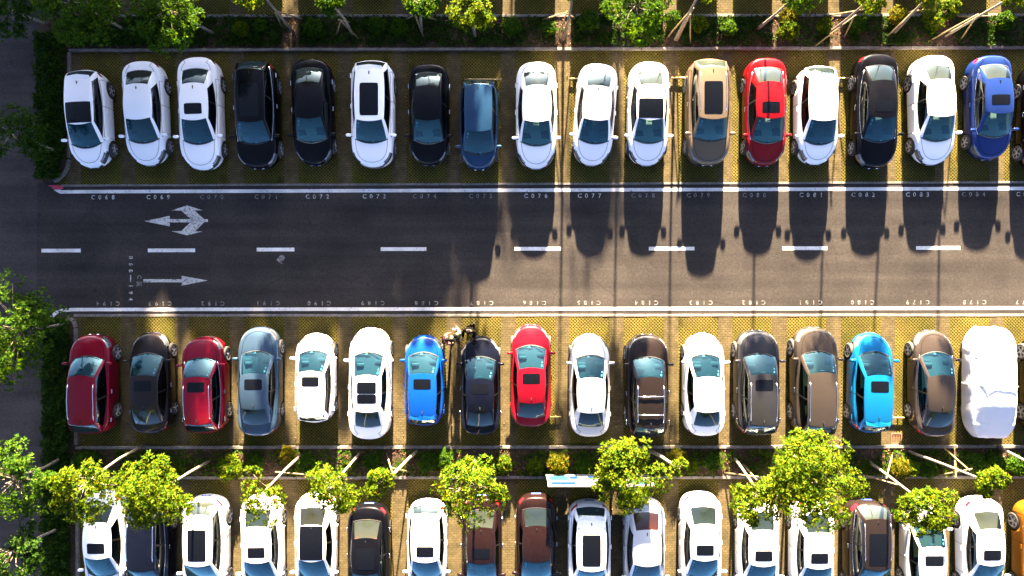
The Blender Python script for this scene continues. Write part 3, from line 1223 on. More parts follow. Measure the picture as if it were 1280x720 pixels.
    parts.append(('number_plate', box_mesh((0, -b + .016, .58 if sp['tail'] == 'boot' else .66), (.42, .034, .12), .004, seg=1), 'plate_blue', None))
    # badge strip on the nose
    parts.append(('grille_bar', box_mesh((0, b - .036, sh(0.05) - .20), (.46, .03, .02), .005, seg=1), 'chrome', None))
    # fin aerial
    bm = bmesh.new()
    ya = yCt + .12
    vs = [bm.verts.new(p) for p in ((-.02, ya + .09, zr(0, ya + .09) - .004), (.02, ya + .09, zr(0, ya + .09) - .004), (.025, ya - .06, zr(0, ya - .06) - .004), (-.025, ya - .06, zr(0, ya - .06) - .004), (0, ya - .05, zr(0, ya) + .055))]
    for q in ((0, 1, 4), (1, 2, 4), (2, 3, 4), (3, 0, 4)):
        bm.faces.new([vs[t] for t in q])
    parts.append(('roof_aerial', bm_mesh(bm), 'black_trim', None))
    # wheels
    for y in yw:
        for s in (-1, 1):
            parts.append(('wheel', TYRE, 'tyre', None, (s * (a - .105), y, sp['wr'] + 0.0), sp['wr'] / .33, s))
            k = len(parts) - 1
            parts.append(('rim', RIM, 'rim', k, (0, 0, 0), 1.0, 1))
    extra = {}

    def patch(y0, y1, hw, lift=.006, rnd=.06, div=8):
        """Panel lying on the roof."""
        v = []
        for j in range(div + 1):
            for i in range(div + 1):
                x = -hw + 2 * hw * i / div
                y = y0 + (y1 - y0) * j / div
                # round the corners
                cx, cy = max(0, abs(x) - (hw - rnd)), max(0, abs(y - (y0 + y1) / 2) - ((y0 - y1) / 2 - rnd))
                if cx > 0 and cy > 0:
                    r = math.hypot(cx, cy)
                    if r > rnd:
                        x = math.copysign(hw - rnd + cx * rnd / r, x)
                        y = (y0 + y1) / 2 + math.copysign((y0 - y1) / 2 - rnd + cy * rnd / r, y - (y0 + y1) / 2)
                v.append((x, y, zr(x, y) + lift))
        fs = [(j * (div + 1) + i, j * (div + 1) + i + 1, (j + 1) * (div + 1) + i + 1, (j + 1) * (div + 1) + i) for j in range(div) for i in range(div)]
        me = mesh_from(v, fs, True)
        if me.polygons[0].normal.z < 0:
            me.flip_normals()
        return me
    ln = yAt - yCt
    extra['sunroof'] = [('sunroof', patch(yAt - .16, yAt - .62, .38), 'roof_glass')]
    extra['midroof'] = [('sunroof', patch(yAt - .30, yAt - .74, .40), 'roof_glass')]
    extra['pano'] = [('sunroof', patch(yAt - .14, yAt - .14 - ln * .66, .40), 'roof_glass')]
    extra['double'] = [('sunroof', patch(yAt - .20, yAt - .70, .42), 'roof_glass'), ('sunroof', patch(yAt - .72, yAt - 1.12, .42), 'roof_glass')]
    extra['front'] = [('sunroof', patch(yAt + .02, yAt - .86, .545, rnd=.03), 'roof_glass')]
    extra['fullroof'] = [('roof_panel', patch(yAt + .02, yCt - .01, .51, rnd=.03), 'roof_glass')]
    rails = []
    for s in (-1, 1):
        pts = []
        for k in range(9):
            y = yAt - .30 - (ln - .45) * k / 8
            x = s * (sp['rB'] - .05 - .02 * abs(k - 4) / 4)
            pts.append((x, y, zr(x, y) + (.035 if 0 < k < 8 else -.01)))
        rails.append(('roof_rail', tube_mesh(pts, .017, 6), 'chrome'))
    extra['rails'] = rails
    bars = []
    for y in (yAt - .75, yAt - 1.55):
        x = sp['rB'] - .05
        bars.append(('roof_bar', tube_mesh([(-x, y, zr(x, y) + .05), (-x * .5, y, zr(0, y) + .05), (x * .5, y, zr(0, y) + .05), (x, y, zr(x, y) + .05)], .02, 6), 'chrome'))
    extra['bars'] = bars
    # bright moulding round the side glass
    tri = []
    for s in (1, -1):
        pts = []
        for u in [k / 12 for k in range(13)]:
            x0 = bend(u * .96, sp['wA'], sp['wB'], sp['wC'])
            y0 = yA + (yC - yA) * u * .96
            pts.append((s * (x0 + .012), y0, sh(b - y0) + .012))
        tri.append(('window_moulding', tube_mesh(pts, .012, 5), 'chrome'))
    extra['chrome'] = tri
    # hatch spoiler lip above the rear glass
    v = [(-sp['rC'], yCt + .02, zr(sp['rC'], yCt) + .004), (sp['rC'], yCt + .02, zr(sp['rC'], yCt) + .004), (sp['rC'] * .92, yCt - .17, Hr - .085), (-sp['rC'] * .92, yCt - .17, Hr - .085),
         (-sp['rC'], yCt + .02, zr(sp['rC'], yCt) - .02), (sp['rC'], yCt + .02, zr(sp['rC'], yCt) - .02), (sp['rC'] * .92, yCt - .17, Hr - .115), (-sp['rC'] * .92, yCt - .17, Hr - .115),
         (0, yCt - .03, zr(0, yCt) + .006), (0, yCt - .23, Hr - .06), (0, yCt - .23, Hr - .10)]
    fs = [(0, 8, 9, 3), (8, 1, 2, 9), (3, 9, 10, 7), (9, 2, 6, 10), (0, 3, 7, 4), (1, 5, 6, 2), (4, 7, 10), (10, 6, 5, 4)]
    extra['spoiler'] = [('rear_spoiler', mesh_from(v, fs), 'paint')]
    return parts, extra


PROTO = {k: build_proto(v) for k, v in SPECS.items()}
CORE = {'body', 'bonnet', 'boot_lid', 'tailgate', 'door', 'roof', 'windscreen', 'rear_window', 'side_window', 'wheel', 'rim', 'wheel_arch', 'sill_trim', 'headlight', 'taillight', 'pillar_trim', 'cowl', 'cabin_lining', 'grille'}


def car(label, cat, shape, colour, px, py, rot, scale=(1, 1, 1), extras=(), roof=None, cabin='cabin_grey', seat='cabin_dark', core=False, group='parked cars', name='car', mirror=None, handle=None, world=None):
    parts, extra = PROTO[shape]
    loc = world if world else (*(P(px, py, .55).xy), 0.0)
    root = empty(name, (loc[0], loc[1], 0.019), rot)
    root.scale = scale
    tag(root, label, cat, group)
    roles = {'paint': PAINTS[colour], 'roof': roof or PAINTS[colour], 'cabin': MATS[cabin], 'cabin_seat': MATS[seat], 'mirror': mirror or PAINTS[colour], 'handle': handle or (MATS['chrome'] if colour in ('black', 'navy', 'umber', 'bronze', 'crimson', 'red', 'wine', 'darkgrey') else PAINTS[colour])}
    made = []
    for p in parts:
        nm, me, role, par = p[:4]
        if core and nm not in CORE:
            made.append(None)
            continue
        o = mesh_obj(nm, me, roles.get(role) or MATS[role], made[par] if par is not None else root)
        if nm == 'panel_gap':
            o['kind'] = 'stuff'
        if len(p) > 4:
            lc, s, side = p[4:]
            o.location = lc
            o.scale = (s, s, s)
            if side < 0:
                o.rotation_euler = (0, 0, math.pi)
        made.append(o)
    for e in extras:
        for nm, me, role in extra[e]:
            mesh_obj(nm, me, roles.get(role) or MATS[role], root)
    return root


# extents in the photo (x0, x1, y0, y1), shape, colour, yaw in degrees, extras, look, label
BLACKROOF = MATS['roof_glass']
ROW_TOP = [
    (81, 147, 88, 210, 'hatch', 'white', 3, ('front', 'spoiler'), {}, 'white hatchback with black glass roof front, next to the left hedge, top row', 'hatchback'),
    (155, 214, 77, 207, 'sedan', 'pearl', 2.5, (), {}, 'pale silver-white sedan with plain roof, second from the left in the top row', 'sedan'),
    (223, 283, 72, 213, 'saloon', 'white', 1.5, ('sunroof',), {}, 'long white sedan with small black sunroof and dark rear window, third in the top row', 'sedan'),
    (294, 353, 77, 212, 'suv', 'black', 1.5, ('chrome', 'pano'), {}, 'black SUV with chrome window line and red tail lamps above bay C071', 'suv'),
    (366, 419, 74, 207, 'sedan', 'black', 1.5, (), dict(cabin='cabin_beige'), 'black sedan with pale rear window at bay C072', 'sedan'),
    (440, 495, 77, 210, 'suv', 'white', 0, ('pano', 'spoiler'), {}, 'white SUV with large black panoramic sunroof at bay C073', 'suv'),
    (514, 560, 80, 207, 'sedan', 'black', 0, (), dict(cabin='cabin_beige'), 'black sedan with bright headlamps at bay C074', 'sedan'),
    (575, 623, 101, 213, 'mpv', 'steel', 0, (), {}, 'small steel blue hatchback parked nose out at bay C075', 'hatchback'),
    (645, 695, 78, 211, 'sedan', 'white', 0, (), dict(cabin='cabin_beige'), 'white sedan with plain roof and pale rear window at bay C076', 'sedan'),
    (715, 771, 80, 207, 'sedan', 'white', -4.5, (), dict(cabin='cabin_grey'), 'white sedan parked at a slant at bay C077', 'sedan'),
    (783, 835, 78, 207, 'sedan', 'white', -1, ('front',), dict(cabin='cabin_beige'), 'white sedan with black glass roof front at bay C078', 'sedan'),
    (856, 910, 75, 208, 'suv', 'tan', 0, ('pano', 'rails'), dict(cabin='cabin_beige'), 'tan bronze SUV with panoramic roof, only tan car of the top row', 'suv'),
    (925, 984, 73, 208, 'sedan', 'red', 0, ('sunroof', 'chrome'), dict(cabin='cabin_beige'), 'red sedan with dark sunroof at bay C080, only red car of the top row', 'sedan'),
    (990, 1047, 83, 206, 'hatch', 'white', 0, (), {}, 'white hatchback with plain roof between the red sedan and a black sedan', 'hatchback'),
    (1059, 1124, 68, 211, 'saloon', 'black', 0, ('chrome', 'sunroof'), dict(cabin='cabin_grey'), 'long black sedan with chrome trim at bay C082', 'sedan'),
    (1130, 1196, 70, 206, 'sedan', 'white', 1.5, (), dict(cabin='cabin_beige'), 'white sedan between the long black sedan and the blue sedan, top row', 'sedan'),
    (1198, 1269, 70, 200, 'sedan', 'royal', 1, ('midroof', 'chrome'), dict(cabin='cabin_beige'), 'royal blue sedan with brownish sunroof at bay C084, top row', 'sedan'),
    (1259, 1340, 80, 215, 'sedan', 'black', 0, (), {}, 'black car cut by the right edge of the photo, top row', 'sedan'),
]
ROW_MID = [
    (84, 155, 417, 542, 'suv', 'crimson', 0, ('rails',), {}, 'red SUV with silver roof rails beside the left hedge, middle row', 'suv'),
    (161, 222, 415, 542, 'sedan', 'umber', 1.5, ('sunroof',), {}, 'dark brown sedan between two red SUVs, middle row', 'sedan'),
    (228, 290, 420, 541, 'suv', 'crimson', 1.5, ('sunroof', 'rails', 'chrome'), {}, 'crimson SUV with silver rails and black sunroof at bay C192', 'suv'),
    (298, 354, 408, 545, 'saloon', 'greyblue', 0, ('sunroof',), dict(cabin='cabin_grey'), 'grey blue sedan with sunroof at bay C191', 'sedan'),
    (370, 421, 416, 528, 'hatch', 'white', 0, ('sunroof', 'spoiler'), {}, 'small white hatchback with grey sunroof, middle row', 'hatchback'),
    (437, 490, 409, 549, 'saloon', 'white', 0, ('double',), {}, 'white sedan with double black sunroof at bay C189', 'sedan'),
    (505, 557, 418, 532, 'hatch', 'blue', 0, ('sunroof', 'spoiler'), {}, 'bright blue hatchback beside the two people', 'hatchback'),
    (577, 625, 420, 544, 'sedan', 'navy', 0, ('sunroof',), {}, 'navy black sedan beside the person in black, middle row', 'sedan'),
    (639, 688, 405, 534, 'sedan', 'scarlet', 0, ('sunroof',), {}, 'crimson red sedan with dark sunroof at bay C186', 'sedan'),
    (711, 762, 417, 546, 'sedan', 'palesilver', 0, (), {}, 'pale silver sedan with plain roof at bay C185', 'sedan'),
    (781, 834, 417, 546, 'suv', 'umber', 0, ('rails', 'bars'), {}, 'dark brown SUV with silver roof bars across at bay C184', 'suv'),
    (850, 907, 416, 545, 'sedan', 'white', 0, (), {}, 'white sedan with plain roof at bay C183', 'sedan'),
    (912, 976, 412, 544, 'suv', 'darkgrey', 0, ('sunroof', 'rails'), {}, 'dark grey SUV with rails and sunroof at bay C182', 'suv'),
    (982, 1049, 408, 546, 'suv', 'bronze', 0, ('rails',), dict(pano=1), 'bronze grey SUV with panelled roof, left of the sky blue hatchback', 'suv'),
    (1053, 1119, 415, 541, 'hatch', 'cyan', -1, ('sunroof', 'spoiler'), {}, 'sky blue hatchback with dark sunroof, middle row', 'hatchback'),
    (1129, 1197, 412, 546, 'sedan', 'greybrown', 0, ('chrome',), {}, 'grey brown sedan left of the covered car', 'sedan'),
]
ROW_LOW = [
    (106, 164, 613, 'sedan', 'white', 1, ('sunroof',), dict(cabin='cabin_beige'), 'white sedan with brown sunroof, leftmost of the bottom row', 'sedan', 0),
    (165, 217, 625, 'suv', 'navy', 0, ('rails', 'chrome'), {}, 'navy SUV half hidden under a leafy tree, bottom row', 'suv', 0),
    (229, 291, 619, 'suv', 'white', 0, ('pano',), dict(cabin='cabin_beige'), 'white SUV with panoramic roof, third in the bottom row', 'suv', 0),
    (301, 358, 618, 'sedan', 'white', 1, ('sunroof',), {}, 'white sedan with sunroof under thin branches, fourth in the bottom row', 'sedan', 0),
    (368, 424, 616, 'sedan', 'white', 0, ('fullroof',), {}, 'white sedan with black roof, fifth in the bottom row', 'sedan', 0),
    (436, 488, 629, 'saloon', 'black', 0, ('pano',), dict(cabin='cabin_beige', seat='cabin_red'), 'black sedan with coloured things behind its rear window, bottom row', 'sedan', 0),
    (509, 560, 624, 'hatch', 'white', 0, ('sunroof', 'rails', 'spoiler'), dict(cabin='cabin_grey'), 'white hatchback with roof rails and sunroof, bottom row', 'hatchback', 0),
    (580, 625, 619, 'sedan', 'wine', 0, ('sunroof',), dict(cabin='cabin_beige'), 'dark wine sedan beside the hatchback, under tree leaves, bottom row', 'sedan', 0),
    (646, 694, 617, 'sedan', 'wine', 0, (), dict(cabin='cabin_grey'), 'dark wine sedan with orange tail, right below the sign board', 'sedan', 0),
    (709, 763, 625, 'suv', 'white', 0, ('pano', 'spoiler', 'rails'), {}, 'white SUV with large dark panoramic roof, bottom row centre', 'suv', 0),
    (777, 832, 622, 'sedan', 'palesilver', 0, (), dict(cabin='cabin_red', seat='cabin_red'), 'silver white sedan with reddish rear shelf, bottom row', 'sedan', 0),
    (845, 904, 615, 'sedan', 'white', 0, ('sunroof',), {}, 'white sedan with dark rear window and sunroof, right of the silver one, bottom row', 'sedan', 0),
    (916, 975, 622, 'sedan', 'white', 0, ('sunroof',), dict(cabin='cabin_grey'), 'white sedan under the left part of the big crown, bottom row', 'sedan', 0),
    (983, 1043, 622, 'saloon', 'pearl', 0, ('sunroof',), {}, 'white sedan under the right part of the big crown, bottom row', 'sedan', 0),
    (1047, 1116, 624, 'suv', 'umber', 0, ('rails', 'chrome', 'pano'), dict(cabin='cabin_beige'), 'dark brown SUV with silver rails, bottom row right', 'suv', 0),
    (1120, 1185, 622, 'sedan', 'palesilver', 0, ('midroof',), {}, 'silver sedan parked nose first under a small crown, bottom row', 'sedan', 1),
    (1187, 1259, 621, 'sedan', 'white', 1, ('sunroof',), dict(cabin='cabin_beige'), 'white sedan with black sunroof between the silver and the orange car', 'sedan', 0),
    (1260, 1330, 625, 'suv', 'orange', 0, ('rails',), {}, 'orange gold car cut by the right edge, bottom row', 'suv', 0),
]


def place(e, row):
    if row == 'low':
        x0, x1, y0, shape, colour, rot, ex, kw, label, cat, flip = e
        y1 = y0 + SPECS[shape]['L'] * 1.025 * S
    else:
        x0, x1, y0, y1, shape, colour, rot, ex, kw, label, cat = e
        flip = 0
    kw = dict(kw)
    kw.setdefault('cabin', ['cabin_grey', 'cabin_dark', 'cabin_brown', 'cabin_grey', 'cabin_dark'][int(x0 * 7 + y0) % 5])
    sp = SPECS[shape]
    Ln = (y1 - y0) / S * .972
    sy = min(1.10, max(.9, Ln / sp['L']))
    zs = .70
    cy = P(0, (y0 + y1) / 2, zs).y
    cx = P((x0 + x1) / 2, 0, .55).x
    up = (row == 'mid') != bool(flip)
    roof = None
    if kw.pop('blackroof', 0):
        roof = MATS['roof_glass']
    ex = list(ex)
    pano = kw.pop('pano', 0)
    sx = 1.0 + .25 * (sy - 1)
    return car(label, cat, shape, colour, 0, 0, (0 if up else math.pi) + R(rot), (sx, sy, 1.0), ex, roof=roof, world=(cx, cy, 0),
               group={'top': 'cars parked in the top row', 'mid': 'cars parked in the middle row', 'low': 'cars parked in the bottom row'}[row], name={'suv': 'suv', 'hatchback': 'hatchback', 'sedan': 'sedan'}[cat], **kw)


for e in ROW_TOP:
    place(e, 'top')
for e in ROW_MID:
    place(e, 'mid')
for e in ROW_LOW:
    place(e, 'low')
car('dark SUV cut by the right edge beside the covered car', 'suv', 'suv', 'umber', 0, 0, 0, world=(P(1304, 0, .5).x, P(0, 480, .7).y, 0), extras=('rails',), mirror=PAINTS['white'], name='suv', group='cars parked in the middle row')

# the row beyond the upper bed, just outside the photo: its shadows reach into it
nrng = random.Random(21)
for k in range(-9, 10):
    xc = P(670 + 67.8 * k, 0).x
    shp = nrng.choice(['sedan', 'suv', 'sedan', 'hatch', 'saloon'])
    c = nrng.choice(['white', 'black', 'silver', 'white', 'darkgrey', 'white', 'red', 'bronze'])
    Lc = SPECS[shp]['L']
    car('car parked beyond the upper planting bed, outside the picture', 'car', shp, c, 0, 0, R(nrng.uniform(-1, 1)), core=True, world=(xc + nrng.uniform(-.1, .1), 12.35 + .95 + Lc / 2 + nrng.uniform(-.1, .2), 0), group='cars of the next row, out of frame', name='car')


# ------------------------------------------------------------------ car under a white cover
def covered_car():
    cx, cy = P(1236, 0, .6).x, P(0, 478.5, .7).y
    root = empty('covered_car', (cx, cy, 0.019), R(-.5))
    tag(root, 'car under a white silvery dust cover, right end of the middle row', 'covered car')
    rng = random.Random(8)
    Lc, Wc = 4.95, 1.98
    n, m = 110, 60
    prof = spline([(0, .30), (.05, .82), (.25, .93), (.9, 1.02), (1.15, 1.07), (1.9, 1.43), (2.5, 1.50), (3.3, 1.46), (3.9, 1.28), (4.4, 1.10), (4.7, 1.04), (4.88, .9), (4.95, .3)])
    from mathutils import noise
    v = []
    for j in range(n + 1):
        d = Lc * (0.5 - 0.5 * math.cos(math.pi * j / n))
        y = Lc / 2 - d
        e = min(1.0, abs(y) / (Lc / 2))
        hw = Wc / 2 * (1 - e ** 6.5 * .55)
        zt = prof(d)
        for i in range(m + 1):
            u = -1 + 2 * i / m
            au = abs(u)
            # section: flat top, shoulder at the body side, skirt down
            rw = .62 if zt > 1.15 else .80
            if au < .55:
                x = u / .55 * rw * hw
                z = zt - .05 * (au / .55) ** 2
            elif au < .78:
                t = (au - .55) / .23
                x = math.copysign(rw * hw + (hw - rw * hw) * t ** .9, u)
                z = (zt - .05) + (min(zt - .05, .93) - (zt - .05)) * t
            else:
                t = (au - .78) / .22
                x = math.copysign(hw + .03 * math.sin(t * 3), u)
                z = min(zt - .05, .93) + (.26 - min(zt - .05, .93)) * t
            p = Vector((x * 1.1, y * .55, z))
            w = noise.noise(p * 1.1) * .018 + abs(noise.noise(Vector((x * 2, y * .8 + z, z * 2)))) * .018
            # radiating tension folds below the roof edge
            fold = math.sin(y * 5 + 6 * noise.noise(p * 1.3) + u * 6) * .009 * min(1, max(0, au - .45) * 4)
            x += math.copysign(w * .5 + fold, u) if au > .5 else 0
            z += (w - .02) * (.8 if au < .6 else .35)
            v.append((x, y + noise.noise(p * 3 + Vector((5, 0, 0))) * .03, max(.22, z)))
    f = [(j * (m + 1) + i, j * (m + 1) + i + 1, (j + 1) * (m + 1) + i + 1, (j + 1) * (m + 1) + i) for j in range(n) for i in range(m)]
    me = mesh_from(v, f, True)
    mt = bpy.data.materials.new('cover_fabric')
    nt, p = nodes_of(mt)
    p.inputs['Base Color'].default_value = (.46, .48, .52, 1)
    p.inputs['Roughness'].default_value = .42
    p.inputs['Sheen Weight'].default_value = .2
    tc = add(nt, 'ShaderNodeTexCoord')
    nn = add(nt, 'ShaderNodeTexNoise', Scale=5.0, Detail=6.0, Distortion=1.2)
    nt.links.new(tc.outputs['Object'], nn.inputs['Vector'])
    bump(nt, p, nn.outputs['Fac'], .2, .03)
    MATS['cover_fabric'] = mt
    mesh_obj('cover', me, mt, root)
    pts = []
    for k in range(25):
        u = -1.0 + 2.0 * k / 24
        au = abs(u)
        if au < .6:
            x, z = u / .6 * .64, 1.545 - .04 * au
        else:
            t = (au - .6) / .4
            x, z = math.copysign(.64 + .42 * min(1, t * 1.4), u), 1.52 - 1.15 * t
        pts.append((x, -.05, z))
    mesh_obj('strap', tube_mesh(pts, .014, 6), 'cover_fabric', root)
    for y in (1.5, -1.25):
        for s in (-1, 1):
            o = mesh_obj('wheel', TYRE, 'tyre', root)
            o.location = (s * .82, y, .33)
            if s < 0:
                o.rotation_euler = (0, 0, math.pi)
            mesh_obj('rim', RIM, 'rim', o)
    return root


covered_car()


# ------------------------------------------------------------------ vegetation
def quads_mesh(co, nquads, mat):
    me = bpy.data.meshes.new('leaves')
    nv = len(co)
    me.vertices.add(nv)
    me.vertices.foreach_set('co', co.astype(np.float32).ravel())
    me.loops.add(nquads * 4)
    me.loops.foreach_set('vertex_index', np.arange(nquads * 4, dtype=np.int32))
    me.polygons.add(nquads)
    me.polygons.foreach_set('loop_start', np.arange(0, nquads * 4, 4, dtype=np.int32))
    me.update(calc_edges=True)
    me.validate()
    return me


def unit(v):
    return v / np.maximum(1e-9, np.linalg.norm(v, axis=-1, keepdims=True))


def rosettes(g, cen, axis, per, length, width, spread=.85, droop=.12):
    """Leaf rosettes: per leaves round each centre. Returns (n*per*4, 3) vertices."""
    n = len(cen)
    axis = unit(axis)
    ref = np.where(np.abs(axis[:, 2:3]) < .9, np.array([[0, 0, 1.0]]), np.array([[1.0, 0, 0]]))
    u = unit(np.cross(axis, ref))
    v = np.cross(axis, u)
    ph = g.uniform(0, 2 * np.pi, (n, 1)) + np.arange(per)[None] * 2 * np.pi / per + g.normal(0, .25, (n, per))
    el = g.uniform(.1, .75, (n, per))[..., None]
    d = unit((np.cos(ph)[..., None] * u[:, None] + np.sin(ph)[..., None] * v[:, None]) * spread + axis[:, None] * el)
    side = unit(np.cross(d, axis[:, None] + g.normal(0, .35, (n, per, 3))))
    ln = (length * g.uniform(.65, 1.25, (n, per)))[..., None]
    wd = (width * g.uniform(.7, 1.2, (n, per)))[..., None]
    c = cen[:, None] + g.normal(0, length * .12, (n, per, 3))
    up = np.cross(side, d)
    b0 = c + d * ln * .08
    tip = c + d * ln - np.array([0, 0, 1.0]) * ln * droop
    m1 = c + d * ln * .5 + side * wd * .5 + up * ln * .05
    m2 = c + d * ln * .5 - side * wd * .5 + up * ln * .05
    return np.stack([b0, m1, tip, m2], 2).reshape(-1, 3)


def crown_points(g, center, rad, nl, per_lobe, lobe_r):
    """Lobes spread through an ellipsoid; clusters lie on the lobes' shells."""
    u = unit(g.normal(size=(nl, 3)))
    rr = g.uniform(.25, .85, (nl, 1)) ** .6
    lc = center + u * rr * rad * .92
    pts, ax = [], []
    for k in range(nl):
        lr = lobe_r * g.uniform(.7, 1.3)
        w = unit(g.normal(size=(per_lobe, 3)))
        w[:, 2] = np.where(g.random(per_lobe) < .35, np.abs(w[:, 2]), w[:, 2])
        q = lc[k] + w * lr * g.uniform(.55, 1.05, (per_lobe, 1)) * np.array([1, 1, .75])
        pts.append(q)
        ax.append(w * .6 + unit(q - center) * .5 + np.array([0, .12, .55]))
    return lc, np.concatenate(pts), np.concatenate(ax)


def tree(label, base_px, crown_px, h, r, seed, nl=14, per=26, mat='leaf_bright', bark='bark_pale', flat=.75, leaf=.125, trunk_r=.06, group='trees in the planting beds', name='tree', world=None, lobe=.30, fork=.55, stretch=(1, 1)):
    g = np.random.default_rng(seed)
    rng = random.Random(seed)
    if world:
        bpos, c = Vector(world[0]), Vector(world[1])
    else:
        bpos, c = P(*base_px, .08), P(*crown_px, h)
    root = empty(name, bpos)
    tag(root, label, 'tree', group)
    loc = c - bpos
    rad = np.array([r * stretch[0], r * stretch[1], r * flat])
    nl, per = int(nl * 1.45), int(per * (1.5 if leaf < .2 else 1.1))
    lc, pts, ax = crown_points(g, np.array(loc), rad, nl, per, r * lobe)
    co = rosettes(g, pts, ax, 7, leaf, leaf * .52)
    mesh_obj('crown', quads_mesh(co, len(co) // 4, mat), mat, root)
    v, f = [], []
    fk = Vector((loc.x * fork * 1.05, loc.y * fork * 1.05, loc.z - r * flat * .75))
    k1 = fk * .5 + Vector((rng.uniform(-.07, .07), rng.uniform(-.07, .07), 0))
    tube(v, f, [(0, 0, -.1), k1 * .4, k1, fk], [trunk_r * 1.25, trunk_r, trunk_r * .88, trunk_r * .72], 9)
    top = loc + Vector((0, 0, r * flat * .4))
    tube(v, f, [fk, fk.lerp(top, .5) + Vector((rng.uniform(-.1, .1), rng.uniform(-.1, .1), 0)), top], [trunk_r * .7, trunk_r * .42, .012], 7)
    for q in lc:
        q = Vector(q)
        s = fk.lerp(top, rng.uniform(0, .55))
        m = s.lerp(q, .55) + Vector((rng.uniform(-.1, .1), rng.uniform(-.1, .1), rng.uniform(-.02, .12)))
        tube(v, f, [s, m, q], [trunk_r * .34, trunk_r * .2, .006], 5)
    mesh_obj('trunk', mesh_from(v, f, True), bark, root)
    return root


def support(label, poles):
    """Wooden props: each pole from a ground pixel to a pixel at height z."""
    b0 = P(*poles[0][0], .09)
    root = empty('tree_support', b0)
    tag(root, label, 'tree stake', 'wooden props holding the young trees')
    for gpx, tpx, z in poles:
        a, b = P(*gpx, .05), P(*tpx, z)
        mesh_obj('pole', tube_mesh([a - b0, a.lerp(b, .5) - b0, b - b0], [.036, .033, .03], 7), 'stake_wood', root)


# trees of the lower bed
tree('leafy tree leaning over the left hedge, lower bed', (180, 556), (103, 612), 4.6, 1.35, 1, nl=15, per=20, stretch=(1.05, 1.0))
tree('bright leafy tree hiding the navy SUV, lower bed', (262, 576), (190, 620), 4.9, 1.58, 2, nl=22, per=30)
tree('sparse young tree with thin foliage behind the fourth bottom car', (377, 568), (326, 622), 4.2, 1.05, 3, nl=9, per=13, stretch=(.8, 1.5))
tree('small tree over the white sedan with the black roof', (450, 566), (413, 610), 4.3, 1.25, 4, nl=13, per=22)
tree('very small young tree left of the hatchback with rails', (522, 563), (474, 602), 3.6, .68, 5, nl=7, per=17, lobe=.42)
tree('airy tree between the hatchback and the wine sedan', (594, 571), (588, 610), 4.6, 1.45, 6, nl=15, per=17, leaf=.14)
tree('dense round tree standing right of the sign board', (765, 563), (788, 593), 5.0, 1.45, 7, nl=24, per=32)
tree('pale forked trunk with few leaves right of the dense round tree', (812, 563), (849, 585), 2.6, .42, 8, nl=4, per=9, trunk_r=.085, fork=.8)
tree('large spreading tree, the biggest crown of the lower bed', (985, 561), (1015, 602), 4.9, 2.0, 9, nl=30, per=36)
tree('bushy tree at the left of the biggest crown', (918, 572), (943, 622), 4.4, 1.1, 10, nl=13, per=24)
tree('slanting tree with pale trunk over the nose-first silver sedan', (1088, 578), (1158, 637), 4.4, 1.12, 11, nl=14, per=28, fork=.62)
tree('thin slanting young tree with a small round crown at the lower right', (1135, 564), (1240, 604), 3.6, .60, 12, nl=7, per=22, fork=.85, lobe=.45)
tree('slanting tree leaving the picture at the right edge, lower bed', (1247, 558), (1335, 606), 4.6, 1.2, 13, nl=12, per=20, fork=.75)
# trees of the upper bed
tree('dense tree in the top left corner, nearest the hedge', (155, 37), (95, 8), 4.4, 1.75, 20, nl=22, per=30, mat='leaf_mid')
tree('dense tree with a pale trunk, second from the left in the upper bed', (268, 42), (203, 16), 4.6, 1.55, 21, nl=20, per=30, mat='leaf_mid')
tree('propped young tree above the black SUV, crown beyond the frame', (367, 41), (310, -28), 4.8, 1.1, 22, nl=10, per=18, bark='bark', fork=.8)
tree('small propped tree between the black sedan and the white SUV', (441, 44), (414, 4), 3.9, .55, 23, nl=7, per=17, mat='leaf_mid', lobe=.45)
tree('young propped tree above bay C074', (527, 40), (528, 4), 3.8, .72, 24, nl=8, per=17, mat='leaf_mid', stretch=(1.3, .8))
tree('leafy young tree above the steel blue hatchback', (594, 46), (589, 20), 3.6, .92, 25, nl=13, per=20, mat='leaf_bright')
tree('bare looking propped trunk above bays C076 and C077', (704, 50), (719, -18), 4.6, .8, 26, nl=7, per=15, bark='bark', fork=.85)
tree('broad leafy tree above the white sedans at bays C077 and C078', (773, 36), (797, 8), 4.2, 1.45, 27, nl=18, per=22, mat='leaf_mid')
tree('propped trunk above the tan SUV', (844, 50), (882, -22), 4.8, .8, 28, nl=8, per=15, fork=.85)
tree('slanting trunk left of the yellow shrub, upper bed', (946, 37), (1003, -12), 4.6, 1.1, 29, nl=11, per=16, fork=.85, mat='leaf_mid')
tree('propped slanting trunk above the white hatchback', (1036, 42), (1098, -10), 4.6, .9, 30, nl=9, per=15, bark='bark', fork=.85)
tree('slanting trunk above the long black sedan', (1117, 42), (1172, -16), 4.6, .9, 31, nl=9, per=16, bark='bark', fork=.85)
tree('long propped slanting tree at the upper right', (1182, 45), (1278, -12), 4.8, .9, 32, nl=9, per=16, fork=.85)
# trees beside the left road
tree('tree over the road left of the top row', (72, 190), (14, 166), 3.6, 1.45, 40, nl=14, per=20, mat='leaf_dark', stretch=(1.2, .9))
tree('bright leafy tree at the left edge beside the lower hedge', (84, 404), (18, 415), 3.8, 1.9, 41, nl=24, per=26, mat='leaf_mid', stretch=(.85, 1.25))
tree('dark tree at the lower left edge', (78, 572), (18, 600), 3.8, 1.6, 42, nl=16, per=20, mat='leaf_mid', stretch=(1.0, 1.3))
tree('dark tree in the bottom left corner', (75, 660), (14, 690), 3.8, 1.4, 43, nl=14, per=22, mat='leaf_dark')
tree('leafy branches in the top left corner over the road', (60, 30), (10, 20), 4.0, 1.2, 44, nl=12, per=20, mat='leaf_dark')

